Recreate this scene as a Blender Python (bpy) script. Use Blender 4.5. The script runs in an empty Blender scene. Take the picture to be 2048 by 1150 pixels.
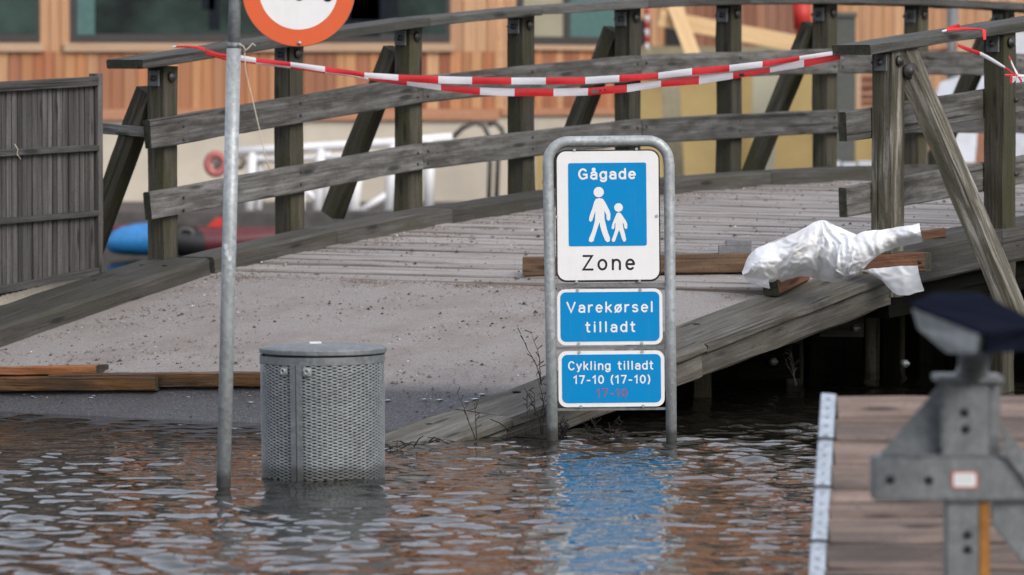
import bpy, bmesh, math, random
import numpy as np
from mathutils import Vector, Matrix, noise as mnoise

random.seed(7); rng = np.random.default_rng(11)
scene = bpy.context.scene
COL = scene.collection

# ------------------------------------------------------------------ camera
FPX = 10240.0; HZ = 170.0; CAMH = 1.737
PITCH = math.atan((575 - HZ) / FPX)
cam_d = bpy.data.cameras.new('camera'); cam = bpy.data.objects.new('camera', cam_d); COL.objects.link(cam)
cam.location = (0, 0, CAMH); cam.rotation_euler = (math.radians(90) - PITCH, 0, 0)
cam_d.sensor_width = 36; cam_d.lens = 180; cam_d.clip_start = 0.5; cam_d.clip_end = 3000
cam_d.dof.use_dof = True; cam_d.dof.focus_distance = 25.6; cam_d.dof.aperture_fstop = 3.8
scene.camera = cam

# ------------------------------------------------------------------ light
SUN_EL, SUN_AZ = 34, 145
world = bpy.data.worlds.new('World'); scene.world = world; world.use_nodes = True
nt = world.node_tree; nt.nodes.clear()
sky = nt.nodes.new('ShaderNodeTexSky'); sky.sky_type = 'NISHITA'; sky.sun_disc = False
sky.sun_elevation = math.radians(SUN_EL); sky.sun_rotation = math.radians(SUN_AZ)
sky.dust_density = 4.5; sky.air_density = 1.0
hs = nt.nodes.new('ShaderNodeHueSaturation'); hs.inputs['Saturation'].default_value = 0.55
bg = nt.nodes.new('ShaderNodeBackground'); bg.inputs['Strength'].default_value = 0.15
wo = nt.nodes.new('ShaderNodeOutputWorld')
nt.links.new(sky.outputs[0], hs.inputs['Color']); veil = nt.nodes.new('ShaderNodeMix'); veil.data_type = 'RGBA'; veil.inputs[0].default_value = 0.6      # even overcast layer in front of the blue
veil.inputs[7].default_value = (6.2, 6.55, 7.5, 1); nt.links.new(hs.outputs[0], veil.inputs[6]); nt.links.new(veil.outputs[2], bg.inputs[0]); nt.links.new(bg.outputs[0], wo.inputs[0])
sun_d = bpy.data.lights.new('sun', 'SUN'); sun = bpy.data.objects.new('sun', sun_d); COL.objects.link(sun)
sun_d.energy = 1.25; sun_d.angle = math.radians(26); sun_d.color = (1.0, 0.955, 0.9)
_az = math.radians(SUN_AZ); _el = math.radians(SUN_EL)
_sd = Vector((math.sin(_az) * math.cos(_el), math.cos(_az) * math.cos(_el), math.sin(_el)))
sun.rotation_euler = _sd.to_track_quat('Z', 'Y').to_euler(); sun.location = (6, -8, 20)
scene.view_settings.view_transform = 'Standard'; scene.view_settings.look = 'None'
scene.view_settings.exposure = 0.27; scene.view_settings.gamma = 1.0; scene.view_settings.use_curve_mapping = False
scene.cycles.max_bounces = 6; scene.cycles.caustics_reflective = False; scene.cycles.caustics_refractive = False

# ------------------------------------------------------------------ measuring helpers
CF = Vector((0, math.cos(PITCH), -math.sin(PITCH))); CU = Vector((0, math.sin(PITCH), math.cos(PITCH)))
CP = Vector((0, 0, CAMH))
def ray(px, py): return CF * FPX + Vector((1, 0, 0)) * (px - 1024) + CU * (575 - py)
def at(px, py, Y): d = ray(px, py); return CP + d * (Y / d.y)
def atz(px, py, z): d = ray(px, py); return CP + d * ((z - CAMH) / d.z)
# bridge frame: t along the bridge, w across it (from the left railing), z up
BO = Vector((-2.03, 29.77, 0)); BA = Vector((0.614, 0.789, 0)).normalized(); BPV = Vector((BA.y, -BA.x, 0))
def B(t, w, z): return BO + BA * t + BPV * w + Vector((0, 0, z))
def atw(px, py, w):
    d = ray(px, py); k = (w - (CP - BO).dot(BPV)) / d.dot(BPV); p = CP + d * k
    return (p - BO).dot(BA), p.z
SP = 1.133
_k = np.arange(0, 14); _zk = np.array([.734, .884, .982, 1.065, 1.128, 1.162, 1.185, 1.180, 1.162, 1.128, 1.08, 1.02, .95, .87])
_pf = np.polyfit(_k, _zk, 5)
def zk(t): return float(np.polyval(_pf, t / SP))               # top of left kerb
def zdeck(t, w): return zk(t) - .095 - .055 * (w - .35) / 3.65

# ------------------------------------------------------------------ object helpers
WM = {}
def place(o, M, parent=None):
    if parent is not None:
        o.parent = parent; o.matrix_basis = WM[parent.name].inverted() @ M
    else: o.matrix_basis = M
    WM[o.name] = M.copy(); return o
def empty(name, loc, label=None, cat=None, group=None, rot=None):
    o = bpy.data.objects.new(name, None); COL.objects.link(o); o.empty_display_size = .1
    M = Matrix.Translation(Vector(loc))
    if rot is not None: M = M @ rot
    place(o, M); tag(o, label, cat, group); return o
def tag(o, label=None, cat=None, group=None, kind=None):
    if label: o['label'] = label
    if cat: o['category'] = cat
    if group: o['group'] = group
    if kind: o['kind'] = kind
    return o
def mkobj(name, verts, faces, mats, parent=None, M=None, smooth=False, fm=None):
    me = bpy.data.meshes.new(name); me.from_pydata([tuple(v) for v in verts], [], faces); me.validate(); me.update()
    for m in (mats if isinstance(mats, (list, tuple)) else [mats]): me.materials.append(m)
    if fm is not None: me.polygons.foreach_set('material_index', fm)
    if smooth: me.polygons.foreach_set('use_smooth', [True] * len(me.polygons))
    o = bpy.data.objects.new(name, me); COL.objects.link(o)
    place(o, M if M is not None else Matrix.Identity(4), parent); return o
def local(name, wverts, faces, mats, parent=None, smooth=False, fm=None):
    """world-space vertices, origin moved to their centre"""
    c = sum((Vector(v) for v in wverts), Vector()) / len(wverts)
    return mkobj(name, [Vector(v) - c for v in wverts], faces, mats, parent, Matrix.Translation(c), smooth, fm)
def frame(p0, p1, up):
    x = (p1 - p0).normalized(); z = Vector(up); z = (z - x * z.dot(x)).normalized(); y = z.cross(x)
    return Matrix(((x.x, y.x, z.x, 0), (x.y, y.y, z.y, 0), (x.z, y.z, z.z, 0), (0, 0, 0, 1)))
def beam(name, p0, p1, w, h, mat, parent=None, up=(0, 0, 1), ch=.004, jit=.0012, seg=.2, warp=0, ends=None):
    """a sawn timber from p0 to p1, w across, h along 'up', chamfered and slightly uneven"""
    p0, p1 = Vector(p0), Vector(p1); L = (p1 - p0).length; n = max(1, min(24, int(L / seg)))
    M = Matrix.Translation(p0) @ frame(p0, p1, up); c = min(ch, w * .3, h * .3)
    a, b = w / 2, h / 2
    sec = [(-a + c, -b), (a - c, -b), (a, -b + c), (a, b - c), (a - c, b), (-a + c, b), (-a, b - c), (-a, -b + c)]
    V, F = [], []
    ph = random.random() * 6
    for i in range(n + 1):
        f = i / n
        for (y, z) in sec:
            V.append((L * f + (random.gauss(0, jit) if i in (0, n) else 0), y + random.gauss(0, jit) + warp * math.sin(f * 3.1 + ph) * .5, z + random.gauss(0, jit) + warp * math.sin(f * 4 + ph)))
    for i in range(n):
        for j in range(8):
            k = (j + 1) % 8; F.append((i * 8 + j, i * 8 + k, (i + 1) * 8 + k, (i + 1) * 8 + j))
    F.append(tuple(range(7, -1, -1))); F.append(tuple(range(n * 8, n * 8 + 8)))
    return mkobj(name, V, F, [mat, ends] if ends else mat, parent, M, False, [0] * (len(F) - 2) + [1, 1] if ends else None)
def tubemesh(pts, r, ns=12, cap=True, closed=False):
    pts = [Vector(p) for p in pts]; n = len(pts); V, F = [], []; u = None
    rs = r if isinstance(r, (list, tuple)) else [r] * n
    for i, p in enumerate(pts):
        a = pts[i - 1] if (i or closed) else p; b = pts[(i + 1) % n] if (i < n - 1 or closed) else p
        d = (b - a).normalized()
        if u is None: u = d.orthogonal().normalized()
        u = (u - d * u.dot(d)).normalized(); v = d.cross(u)
        for j in range(ns):
            t = 2 * math.pi * j / ns; V.append(p + (u * math.cos(t) + v * math.sin(t)) * rs[i])
    for i in range(n if closed else n - 1):
        for j in range(ns):
            k = (j + 1) % ns; q = (i + 1) % n; F.append((i * ns + j, i * ns + k, q * ns + k, q * ns + j))
    if cap and not closed: F.append(tuple(range(ns - 1, -1, -1))); F.append(tuple(range((n - 1) * ns, n * ns)))
    return V, F
def tube(name, pts, r, mat, parent=None, ns=12, closed=False):
    V, F = tubemesh(pts, r, ns, True, closed); return local(name, V, F, mat, parent, True)
def shade_auto(o, ang=40):
    me = o.data; me.polygons.foreach_set('use_smooth', [True] * len(me.polygons))
    bm = bmesh.new(); bm.from_mesh(me)
    for e in bm.edges:
        if len(e.link_faces) == 2 and e.calc_face_angle(0) > math.radians(ang): e.smooth = False
    bm.to_mesh(me); bm.free(); return o
def prism(name, poly, a, depth, mat, parent=None, bev=0.0):
    """polygon in local x/z (list of (x,z)), extruded from y=a to y=a+depth, given under parent's frame"""
    n = len(poly); V = [(x, a, z) for x, z in poly] + [(x, a + depth, z) for x, z in poly]
    F = [tuple(range(n)), tuple(range(2 * n - 1, n - 1, -1))] + [(i, i + n, (i + 1) % n + n, (i + 1) % n) for i in range(n)]
    o = mkobj(name, V, F, mat, parent, WM[parent.name] if parent else None)
    bm = bmesh.new(); bm.from_mesh(o.data); bmesh.ops.recalc_face_normals(bm, faces=bm.faces)
    if bev > 0: bmesh.ops.bevel(bm, geom=[e for e in bm.edges], offset=bev, segments=2, affect='EDGES', clamp_overlap=True)
    bm.to_mesh(o.data); bm.free(); return o
def rrect(x0, x1, z0, z1, r, n=6):
    P = []
    for cx, cz, a0 in ((x1 - r, z1 - r, 0), (x0 + r, z1 - r, 90), (x0 + r, z0 + r, 180), (x1 - r, z0 + r, 270)):
        for i in range(n + 1): a = math.radians(a0 + 90 * i / n); P.append((cx + r * math.cos(a), cz + r * math.sin(a)))
    return P[::-1]
def disc(cx, cz, r, n=20, rz=None):
    rz = rz or r
    return [(cx + r * math.cos(-2 * math.pi * i / n), cz + rz * math.sin(-2 * math.pi * i / n)) for i in range(n)]
def boxw(name, x0, x1, y0, y1, z0, z1, mat, parent=None):
    V = [Vector(p) for p in ((x0, y0, z0), (x1, y0, z0), (x1, y1, z0), (x0, y1, z0), (x0, y0, z1), (x1, y0, z1), (x1, y1, z1), (x0, y1, z1))]
    F = [(3, 2, 1, 0), (4, 5, 6, 7), (0, 1, 5, 4), (1, 2, 6, 5), (2, 3, 7, 6), (3, 0, 4, 7)]
    return local(name, V, F, mat, parent)
def hexa(name, top, bot, mat, parent=None):
    n = len(top); V = list(top) + list(bot)
    F = [tuple(range(n)), tuple(range(2 * n - 1, n - 1, -1))] + [(i, i + n, (i + 1) % n + n, (i + 1) % n) for i in range(n)]
    o = local(name, V, F, mat, parent)
    bm = bmesh.new(); bm.from_mesh(o.data); bmesh.ops.recalc_face_normals(bm, faces=bm.faces); bm.to_mesh(o.data); bm.free(); return o

# ------------------------------------------------------------------ materials
def newmat(name):
    m = bpy.data.materials.new(name); m.use_nodes = True; t = m.node_tree
    return m, t, t.nodes['Principled BSDF']
def nd(t, kind, **kw):
    n = t.nodes.new(kind)
    for k, v in kw.items():
        if k in n.inputs.keys(): n.inputs[k].default_value = v
        else: setattr(n, k, v)
    return n
def ramp(t, fac, stops):
    r = t.nodes.new('ShaderNodeValToRGB'); e = r.color_ramp.elements
    while len(e) < len(stops): e.new(.5)
    for i, (p, c) in enumerate(stops): e[i].position = p; e[i].color = (*c, 1)
    t.links.new(fac, r.inputs[0]); return r.outputs[0]
def framp(t, fac, a, b, lo=0., hi=1.):
    r = nd(t, 'ShaderNodeMapRange'); r.inputs[1].default_value = a; r.inputs[2].default_value = b
    r.inputs[3].default_value = lo; r.inputs[4].default_value = hi; t.links.new(fac, r.inputs[0]); return r.outputs[0]
def mixc(t, fac, a, b, mode='MIX'):
    m = t.nodes.new('ShaderNodeMix'); m.data_type = 'RGBA'; m.blend_type = mode
    for s, v in ((0, fac), (6, a), (7, b)):
        if hasattr(v, 'links'): t.links.new(v, m.inputs[s])
        elif s == 0: m.inputs[s].default_value = v
        else: m.inputs[s].default_value = (*v, 1)
    return m.outputs[2]
def coords(t, scale, rand=True):
    tc = t.nodes.new('ShaderNodeTexCoord'); v = tc.outputs['Object']
    if rand:
        oi = t.nodes.new('ShaderNodeObjectInfo'); mu = nd(t, 'ShaderNodeMath', operation='MULTIPLY'); mu.inputs[1].default_value = 37.0
        t.links.new(oi.outputs['Random'], mu.inputs[0])
        ad = nd(t, 'ShaderNodeVectorMath', operation='ADD'); t.links.new(v, ad.inputs[0]); t.links.new(mu.outputs[0], ad.inputs[1]); v = ad.outputs[0]
    mp = t.nodes.new('ShaderNodeMapping'); mp.inputs['Scale'].default_value = scale; t.links.new(v, mp.inputs[0]); return mp.outputs[0]
def noise(t, vec, scale, detail=6, rough=.6, dist=0.):
    n = nd(t, 'ShaderNodeTexNoise', Scale=scale, Detail=detail, Roughness=rough, Distortion=dist); t.links.new(vec, n.inputs['Vector']); return n.outputs[0]
def bump(t, h, strength, dist, bs):
    b = nd(t, 'ShaderNodeBump', Strength=strength, Distance=dist); t.links.new(h, b.inputs['Height']); t.links.new(b.outputs[0], bs.inputs['Normal']); return b
def wood(name, dark, mid, light, rough=.8, stain=None, samt=.5, var=.25, cracks=True, bstr=.5, sscale=2.2, gs=34, knots=True, edge=0., ecol=(.03, .026, .022), half=.0695, spec=.4):
    m, t, bs = newmat(name); bs.inputs['Specular IOR Level'].default_value = spec
    v = coords(t, (1.6, gs, gs)); g = noise(t, v, 1.0, 9, .68, .6)
    col = ramp(t, g, [(.28, dark), (.5, mid), (.74, light)])
    v2 = coords(t, (.7, 3, 3)); b = noise(t, v2, sscale, 5, .6)
    if stain: col = mixc(t, framp(t, b, .44, .64, 0, samt), col, stain)
    v4 = coords(t, (1, 1, 1)); sp = noise(t, v4, 60, 3, .7)
    col = mixc(t, framp(t, sp, .56, .72, 0, .55), col, tuple(x * .35 for x in dark))
    if knots:
        vk = coords(t, (2.3, 11, 11)); vo = nd(t, 'ShaderNodeTexVoronoi', Scale=1.0); t.links.new(vk, vo.inputs['Vector'])
        col = mixc(t, framp(t, vo.outputs['Distance'], .2, .1, 0, .8), col, tuple(x * .3 for x in dark))
    if edge:
        sp_ = t.nodes.new('ShaderNodeSeparateXYZ'); tc_ = t.nodes.new('ShaderNodeTexCoord'); t.links.new(tc_.outputs['Object'], sp_.inputs[0])
        ab = nd(t, 'ShaderNodeMath', operation='ABSOLUTE'); t.links.new(sp_.outputs[1 if half < .075 else 2], ab.inputs[0])
        wob = nd(t, 'ShaderNodeMath', operation='MULTIPLY_ADD'); t.links.new(b, wob.inputs[0]); wob.inputs[1].default_value = .03; t.links.new(ab.outputs[0], wob.inputs[2])
        col = mixc(t, framp(t, wob.outputs[0], half - .004, half + .012, 0, edge), col, ecol)
    oi = t.nodes.new('ShaderNodeObjectInfo'); hsv = nd(t, 'ShaderNodeHueSaturation'); t.links.new(col, hsv.inputs['Color'])
    t.links.new(framp(t, oi.outputs['Random'], 0, 1, 1 - var, 1 + var), hsv.inputs['Value'])
    t.links.new(hsv.outputs[0], bs.inputs['Base Color']); bs.inputs['Roughness'].default_value = rough
    if cracks:
        v3 = coords(t, (.9, 60, 60)); cr = noise(t, v3, 1.0, 4, .5); ck = framp(t, cr, .36, .46, 0, 1)
        split = noise(t, coords(t, (.45, 42, 42)), 1.0, 2, .5)
        hsv.inputs['Color'].links[0].from_socket; _c = hsv.inputs['Color'].links[0].from_socket; t.links.new(mixc(t, framp(t, split, .345, .30, 0, .85), _c, tuple(x * .3 for x in dark)), hsv.inputs['Color'])
        mu = nd(t, 'ShaderNodeMath', operation='ADD'); t.links.new(ck, mu.inputs[0]); t.links.new(g, mu.inputs[1]); bump(t, mu.outputs[0], bstr, .004, bs)
    else: bump(t, g, bstr, .003, bs)
    return m
def plain(name, c, rough=.5, metal=0., nscale=18, namt=.18, bstr=0.1, spec=.5, rand=0.):
    m, t, bs = newmat(name); v = coords(t, (1, 1, 1)); n = noise(t, v, nscale, 6, .65)
    col = ramp(t, n, [(.3, tuple(x * (1 - namt) for x in c)), (.7, tuple(min(1, x * (1 + namt)) for x in c))])
    if rand:
        oi = t.nodes.new('ShaderNodeObjectInfo'); hsv = nd(t, 'ShaderNodeHueSaturation'); t.links.new(col, hsv.inputs['Color'])
        t.links.new(framp(t, oi.outputs['Random'], 0, 1, 1 - rand, 1 + rand), hsv.inputs['Value']); col = hsv.outputs[0]
    t.links.new(col, bs.inputs['Base Color']); bs.inputs['Roughness'].default_value = rough; bs.inputs['Metallic'].default_value = metal
    bs.inputs['Specular IOR Level'].default_value = spec
    if bstr: bump(t, n, bstr, .003, bs)
    return m

M = {}
M['rail'] = wood('weathered_rail_timber', (.036, .034, .031), (.118, .115, .108), (.225, .22, .21), stain=(.042, .037, .031), samt=.85, sscale=6, var=.3, edge=.9, half=.074)
M['hand'] = wood('weathered_handrail_timber', (0.030, 0.029, 0.025), (0.072, 0.071, 0.065), (0.140, 0.136, 0.129), stain=(.035, .036, .024), samt=.7)
M['post'] = wood('mossy_post_timber', (.018, .016, .011), (.054, .048, .034), (.125, .11, .082), stain=(.042, .041, .012), samt=.85, sscale=3.4, var=.3)
M['postpale'] = wood('pale_cracked_post_timber', (.02, .018, .012), (.088, .079, .059), (.42, .395, .35), stain=(.045, .043, .02), samt=.7, bstr=1., knots=False, gs=19)
M['kerb'] = wood('kerb_timber', (0.025, 0.023, 0.020), (0.061, 0.057, 0.051), (0.117, 0.112, 0.101), stain=(.05, .047, .03), samt=.75, sscale=3.5)
M['deck'] = wood('dusty_deck_timber', (.205, .188, .178), (.325, .302, .288), (.43, .405, .388), stain=(.25, .2, .17), samt=.55, var=.13, sscale=3.0, knots=False, edge=.7, ecol=(.1, .08, .066))
M['fence'] = wood('grey_fence_slat', (.028, .026, .025), (.078, .074, .071), (.155, .15, .146), stain=(.042, .038, .034), samt=.6, var=.4)
M['wetshade'] = wood('wet_shade_timber', (0.002, 0.002, 0.002), (0.007, 0.006, 0.005), (0.013, 0.012, 0.010), rough=.85, stain=(.008, .013, .004), samt=.6, knots=False, spec=.08)  # wet mossy timber, taken near-black so the undersides read as shade
M['brown'] = wood('brown_plank', (0.060, 0.034, 0.019), (0.128, 0.075, 0.043), (0.204, 0.132, 0.081), stain=(.05, .035, .025), samt=.6)
M['redbrown'] = wood('red_brown_plank', (0.070, 0.028, 0.015), (0.140, 0.059, 0.032), (0.203, 0.105, 0.063), stain=(.06, .035, .025), samt=.5)
M['wetplank'] = wood('wet_orange_plank', (.03, .013, .004), (.11, .05, .012), (.23, .11, .03), rough=.32, stain=(.018, .011, .005), samt=.85, sscale=1.6)
M['wetorange'] = wood('wet_red_orange_plank', (.14, .045, .014), (.30, .115, .04), (.40, .19, .085), rough=.4, stain=(.08, .035, .015), samt=.5)
M['kerbr'] = wood('worn_kerb_timber', (.04, .037, .03), (.105, .098, .085), (.2, .19, .17), stain=(.06, .052, .036), samt=.75, sscale=4, gs=26)
M['endgrain'] = wood('dark_end_grain', (.012, .012, .008), (.03, .03, .02), (.065, .062, .042), knots=False)
M['pine'] = wood('fresh_pine', (.55, .35, .17), (.66, .45, .24), (.74, .54, .32), var=.06, cracks=False, bstr=.1, knots=False)
M['platform'] = wood('platform_board', (.07, .05, .042), (.17, .122, .102), (.27, .205, .175), stain=(.06, .052, .047), samt=.8, var=.22, sscale=2)
def cedar(name, tones):
    m, t, bs = newmat(name); oi = t.nodes.new('ShaderNodeObjectInfo')
    r = t.nodes.new('ShaderNodeValToRGB'); e = r.color_ramp.elements
    while len(e) < len(tones): e.new(.5)
    for i, c in enumerate(tones): e[i].position = i / (len(tones) - 1); e[i].color = (*c, 1)
    t.links.new(oi.outputs['Random'], r.inputs[0])
    g = noise(t, coords(t, (.9, 26, 26)), 1, 6, .6, .5)
    col = mixc(t, 1.0, r.outputs[0], ramp(t, g, [(.3, (.68, .66, .64)), (.7, (1, 1, 1))]), 'MULTIPLY')
    t.links.new(col, bs.inputs['Base Color']); bs.inputs['Roughness'].default_value = .65; bump(t, g, .2, .003, bs); return m
M['cedar'] = cedar('cedar_cladding', [(.42, .14, .06), (.56, .24, .10), (.62, .33, .155), (.44, .165, .07), (.66, .38, .2), (.31, .10, .05), (.58, .28, .125), (.5, .19, .085), (.36, .155, .085)])
M['cedarpale'] = cedar('pale_cedar_cladding', [(.6, .33, .17), (.66, .39, .22), (.58, .31, .16), (.52, .29, .165)])
M['cedarred'] = cedar('brown_red_cladding', [(.27, .11, .065), (.33, .15, .09), (.4, .2, .12), (.24, .1, .07), (.44, .24, .155)])
M['sill'] = wood('sill_wood', (.42, .27, .17), (.5, .34, .225), (.57, .41, .29), var=.05, cracks=False, bstr=.1, knots=False)
M['trim'] = wood('trim_wood', (.38, .17, .1), (.48, .24, .14), (.54, .29, .18), var=.05, cracks=False, bstr=.1, knots=False)
M['plinth'] = plain('cream_plinth', (.55, .49, .4), .85, nscale=1.4, namt=.14)
M['frame'] = plain('dark_window_frame', (.045, .042, .04), .5)
M['glass'] = plain('dark_glass', (.026, .044, .036), .08, nscale=.9, namt=.85, bstr=0, spec=.22)
M['teal'] = plain('teal_blind', (.07, .15, .14), .6)
M['black'] = plain('black_matt', (.008, .008, .01), .6)
M['quay'] = plain('dark_quay', (.075, .07, .066), .85, nscale=6, namt=.35, bstr=.3)
M['white'] = plain('white_paint_tube', (.78, .78, .79), .4, nscale=5, namt=.06)
M['redfade'] = plain('faded_red_plastic', (.42, .13, .12), .5)
M['red'] = plain('bright_red', (.5, .03, .025), .5)
M['darkred'] = plain('dark_red_hull', (.1, .018, .022), .35)
M['blue'] = plain('blue_hull', (.03, .2, .48), .35)
M['hose'] = plain('dark_hose', (.06, .058, .055), .5)
M['mustard'] = plain('mustard_sheet', (.30, .215, .08), .75, nscale=2, namt=.12)
M['mustardgrey'] = plain('grey_olive_sheet', (.3, .28, .2), .75, nscale=2, namt=.12)
M['olive'] = plain('olive_beam', (.28, .25, .165), .8)
M['cabinet'] = plain('green_grey_cabinet', (.075, .08, .07), .5)
M['greypanel'] = plain('pale_grey_panel', (.5, .52, .56), .5, nscale=3)
M['stone'] = plain('grey_block', (.16, .16, .168), .9, nscale=40, namt=.25, bstr=.3)
M['rustycrate'] = wood('rust_crate', (.1, .04, .025), (.2, .09, .055), (.3, .15, .1), var=.1)
def galv(name, c, rough=.42, metal=.75, sp=.25):
    m, t, bs = newmat(name); v = coords(t, (1, 1, 1))
    vo = nd(t, 'ShaderNodeTexVoronoi', Scale=55.0); t.links.new(v, vo.inputs['Vector'])
    n = noise(t, v, 7, 7, .7); n2 = noise(t, coords(t, (14, 14, 1.5)), 2.5, 5, .6)
    a = ramp(t, vo.outputs['Color'], [(0, tuple(x * (1 - sp) for x in c)), (1, tuple(min(1, x * (1 + sp)) for x in c))])
    col = mixc(t, framp(t, n, .4, .75, 0, .6), a, tuple(x * .62 for x in c))
    col = mixc(t, framp(t, n2, .52, .75, 0, .45), col, tuple(min(1, x * 1.35) for x in c))
    ge = t.nodes.new('ShaderNodeNewGeometry'); sz = t.nodes.new('ShaderNodeSeparateXYZ'); t.links.new(ge.outputs['Position'], sz.inputs[0])      # wet, grimy band just above the flood
    wz = nd(t, 'ShaderNodeMath', operation='MULTIPLY_ADD'); t.links.new(n, wz.inputs[0]); wz.inputs[1].default_value = -.09; t.links.new(sz.outputs[2], wz.inputs[2])
    col = mixc(t, framp(t, wz.outputs[0], -.01, .03, .8, 0), col, tuple(x * .3 for x in (c[0], c[1] * .95, c[2] * .85)))
    t.links.new(col, bs.inputs['Base Color']); bs.inputs['Metallic'].default_value = metal
    t.links.new(framp(t, n, .3, .7, rough - .1, rough + .15), bs.inputs['Roughness']); bump(t, n, .12, .002, bs); return m
M['galv'] = galv('galvanised_steel', (.38, .405, .41), .52, .4)
M['galvdull'] = galv('dull_galvanised_steel', (.19, .203, .208), .55, .4)
M['galvdark'] = galv('dark_galvanised_steel', (.14, .15, .155), .55, .4)
M['binmesh'] = galv('bin_mesh_steel', (.29, .31, .315), .5, .3)
M['trimstrip'] = galv('zinc_edge_strip', (.42, .47, .53), .5, .4)
def signpaint(name, c, rough=.35, streak=.5, dirt=(.25, .22, .18)):
    m, t, bs = newmat(name); v = coords(t, (1, 1, 1), False); n = noise(t, v, 9, 8, .7); n2 = noise(t, coords(t, (22, 1, 1.6), False), 2, 5, .6)
    col = mixc(t, framp(t, n, .45, .8, 0, .22), c, tuple(x * .65 for x in c)); col = mixc(t, framp(t, n2, .55, .8, 0, .16 * streak), col, dirt)
    t.links.new(col, bs.inputs['Base Color']); t.links.new(framp(t, n, .3, .7, rough - .08, rough + .12), bs.inputs['Roughness']); bs.inputs['Specular IOR Level'].default_value = .2; return m
M['swhite'] = signpaint('sign_white', (.8, .8, .79))
M['sblue'] = signpaint('sign_blue', (.0, .235, .545))
M['sorange'] = signpaint('sign_faded_red', (.70, .125, .045), .45, 1.2)
M['sblack'] = signpaint('sign_black', (.02, .02, .022))
M['sred'] = signpaint('sign_red_digits', (.42, .06, .10))
M['tapered'] = plain('tape_red', (.66, .025, .03), .3, nscale=30, namt=.1)
M['tapewhite'] = plain('tape_white', (.76, .74, .76), .3, nscale=30, namt=.04)
M['silhouette'] = plain('dark_blue_grey', (.012, .016, .02), .7, spec=.1)
M['rust'] = plain('rust', (.28, .12, .02), .8, nscale=12, namt=.4)
M['bolt'] = plain('bolt_iron', (.06, .058, .055), .5, .5)
M['boltpale'] = plain('bolt_zinc', (.45, .45, .44), .4, .6)
M['twig'] = plain('dry_twig', (.022, .015, .012), .8)
M['string'] = plain('pale_string', (.52, .47, .38), .8)
M['foam'] = plain('foam', (.6, .63, .68), .4)
M['headblack'] = plain('black_hood', (.010, .012, .021), .95, nscale=3, namt=.3, spec=0.0)
M['headglass'] = plain('grey_lens', (.24, .27, .27), .3, nscale=7, namt=.35)
# white plastic sheet
m, t, bs = newmat('white_plastic_sheet'); bs.inputs['Base Color'].default_value = (.9, .91, .93, 1); bs.inputs['Roughness'].default_value = .38
_n = noise(t, coords(t, (1, 1, 1)), 34, 8, .7, 1.6); bump(t, _n, .4, .006, bs); t.links.new(ramp(t, noise(t, coords(t, (1, 1, 1)), 5, 6, .6), [(.3, (.78, .755, .71)), (.48, (.93, .94, .96))]), bs.inputs['Base Color'])
tr = nd(t, 'ShaderNodeBsdfTranslucent', Color=(.75, .73, .68, 1)); mx = nd(t, 'ShaderNodeMixShader'); mx.inputs[0].default_value = .16
t.links.new(bs.outputs[0], mx.inputs[1]); t.links.new(tr.outputs[0], mx.inputs[2]); t.links.new(mx.outputs[0], t.nodes['Material Output'].inputs[0]); M['plastic'] = m
# asphalt of the ramp: pale dusty above, wet and dark where the flood has been
m, t, bs = newmat('ramp_asphalt'); tc = t.nodes.new('ShaderNodeTexCoord'); v = tc.outputs['Object']
ng = noise(t, v, 85, 4, .8); nb = noise(t, v, 2.2, 7, .65); nm = noise(t, v, 28, 5, .7)
dry = ramp(t, ng, [(.34, (.15, .133, .125)), (.46, (.238, .216, .205)), (.56, (.266, .243, .231)), (.68, (.36, .333, .315))])
dry = mixc(t, framp(t, nb, .46, .66, 0, .55), dry, (.165, .132, .113))
dry = mixc(t, framp(t, nm, .56, .72, 0, .4), dry, (.34, .31, .288))
wet = ramp(t, ng, [(.34, (.02, .02, .021)), (.5, (.06, .059, .064)), (.58, (.08, .079, .085)), (.68, (.17, .17, .18))])
wet = mixc(t, framp(t, nb, .48, .62, 0, .5), wet, (.05, .045, .045))
sx = t.nodes.new('ShaderNodeSeparateXYZ'); t.links.new(v, sx.inputs[0])
ad = nd(t, 'ShaderNodeMath', operation='MULTIPLY_ADD'); t.links.new(nb, ad.inputs[0]); ad.inputs[1].default_value = .06; t.links.new(sx.outputs[2], ad.inputs[2])
wf = framp(t, ad.outputs[0], .195, .245, 1, 0)
t.links.new(mixc(t, wf, dry, wet), bs.inputs['Base Color']); t.links.new(framp(t, wf, 0, 1, .92, .5), bs.inputs['Roughness'])
bump(t, ng, .5, .004, bs); M['ramp'] = m
# flood water
m, t, bs = newmat('flood_water'); bs.inputs['Base Color'].default_value = (.013, .0115, .009, 1); bs.inputs['Roughness'].default_value = .015
bs.inputs['IOR'].default_value = 1.40
tc = t.nodes.new('ShaderNodeTexCoord'); mp = t.nodes.new('ShaderNodeMapping'); mp.inputs['Scale'].default_value = (7, 7, 7); t.links.new(tc.outputs['Object'], mp.inputs[0])
n = noise(t, mp.outputs[0], 1.6, 3, .55, .3); bump(t, n, .05, .03, bs); M['water'] = m

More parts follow.
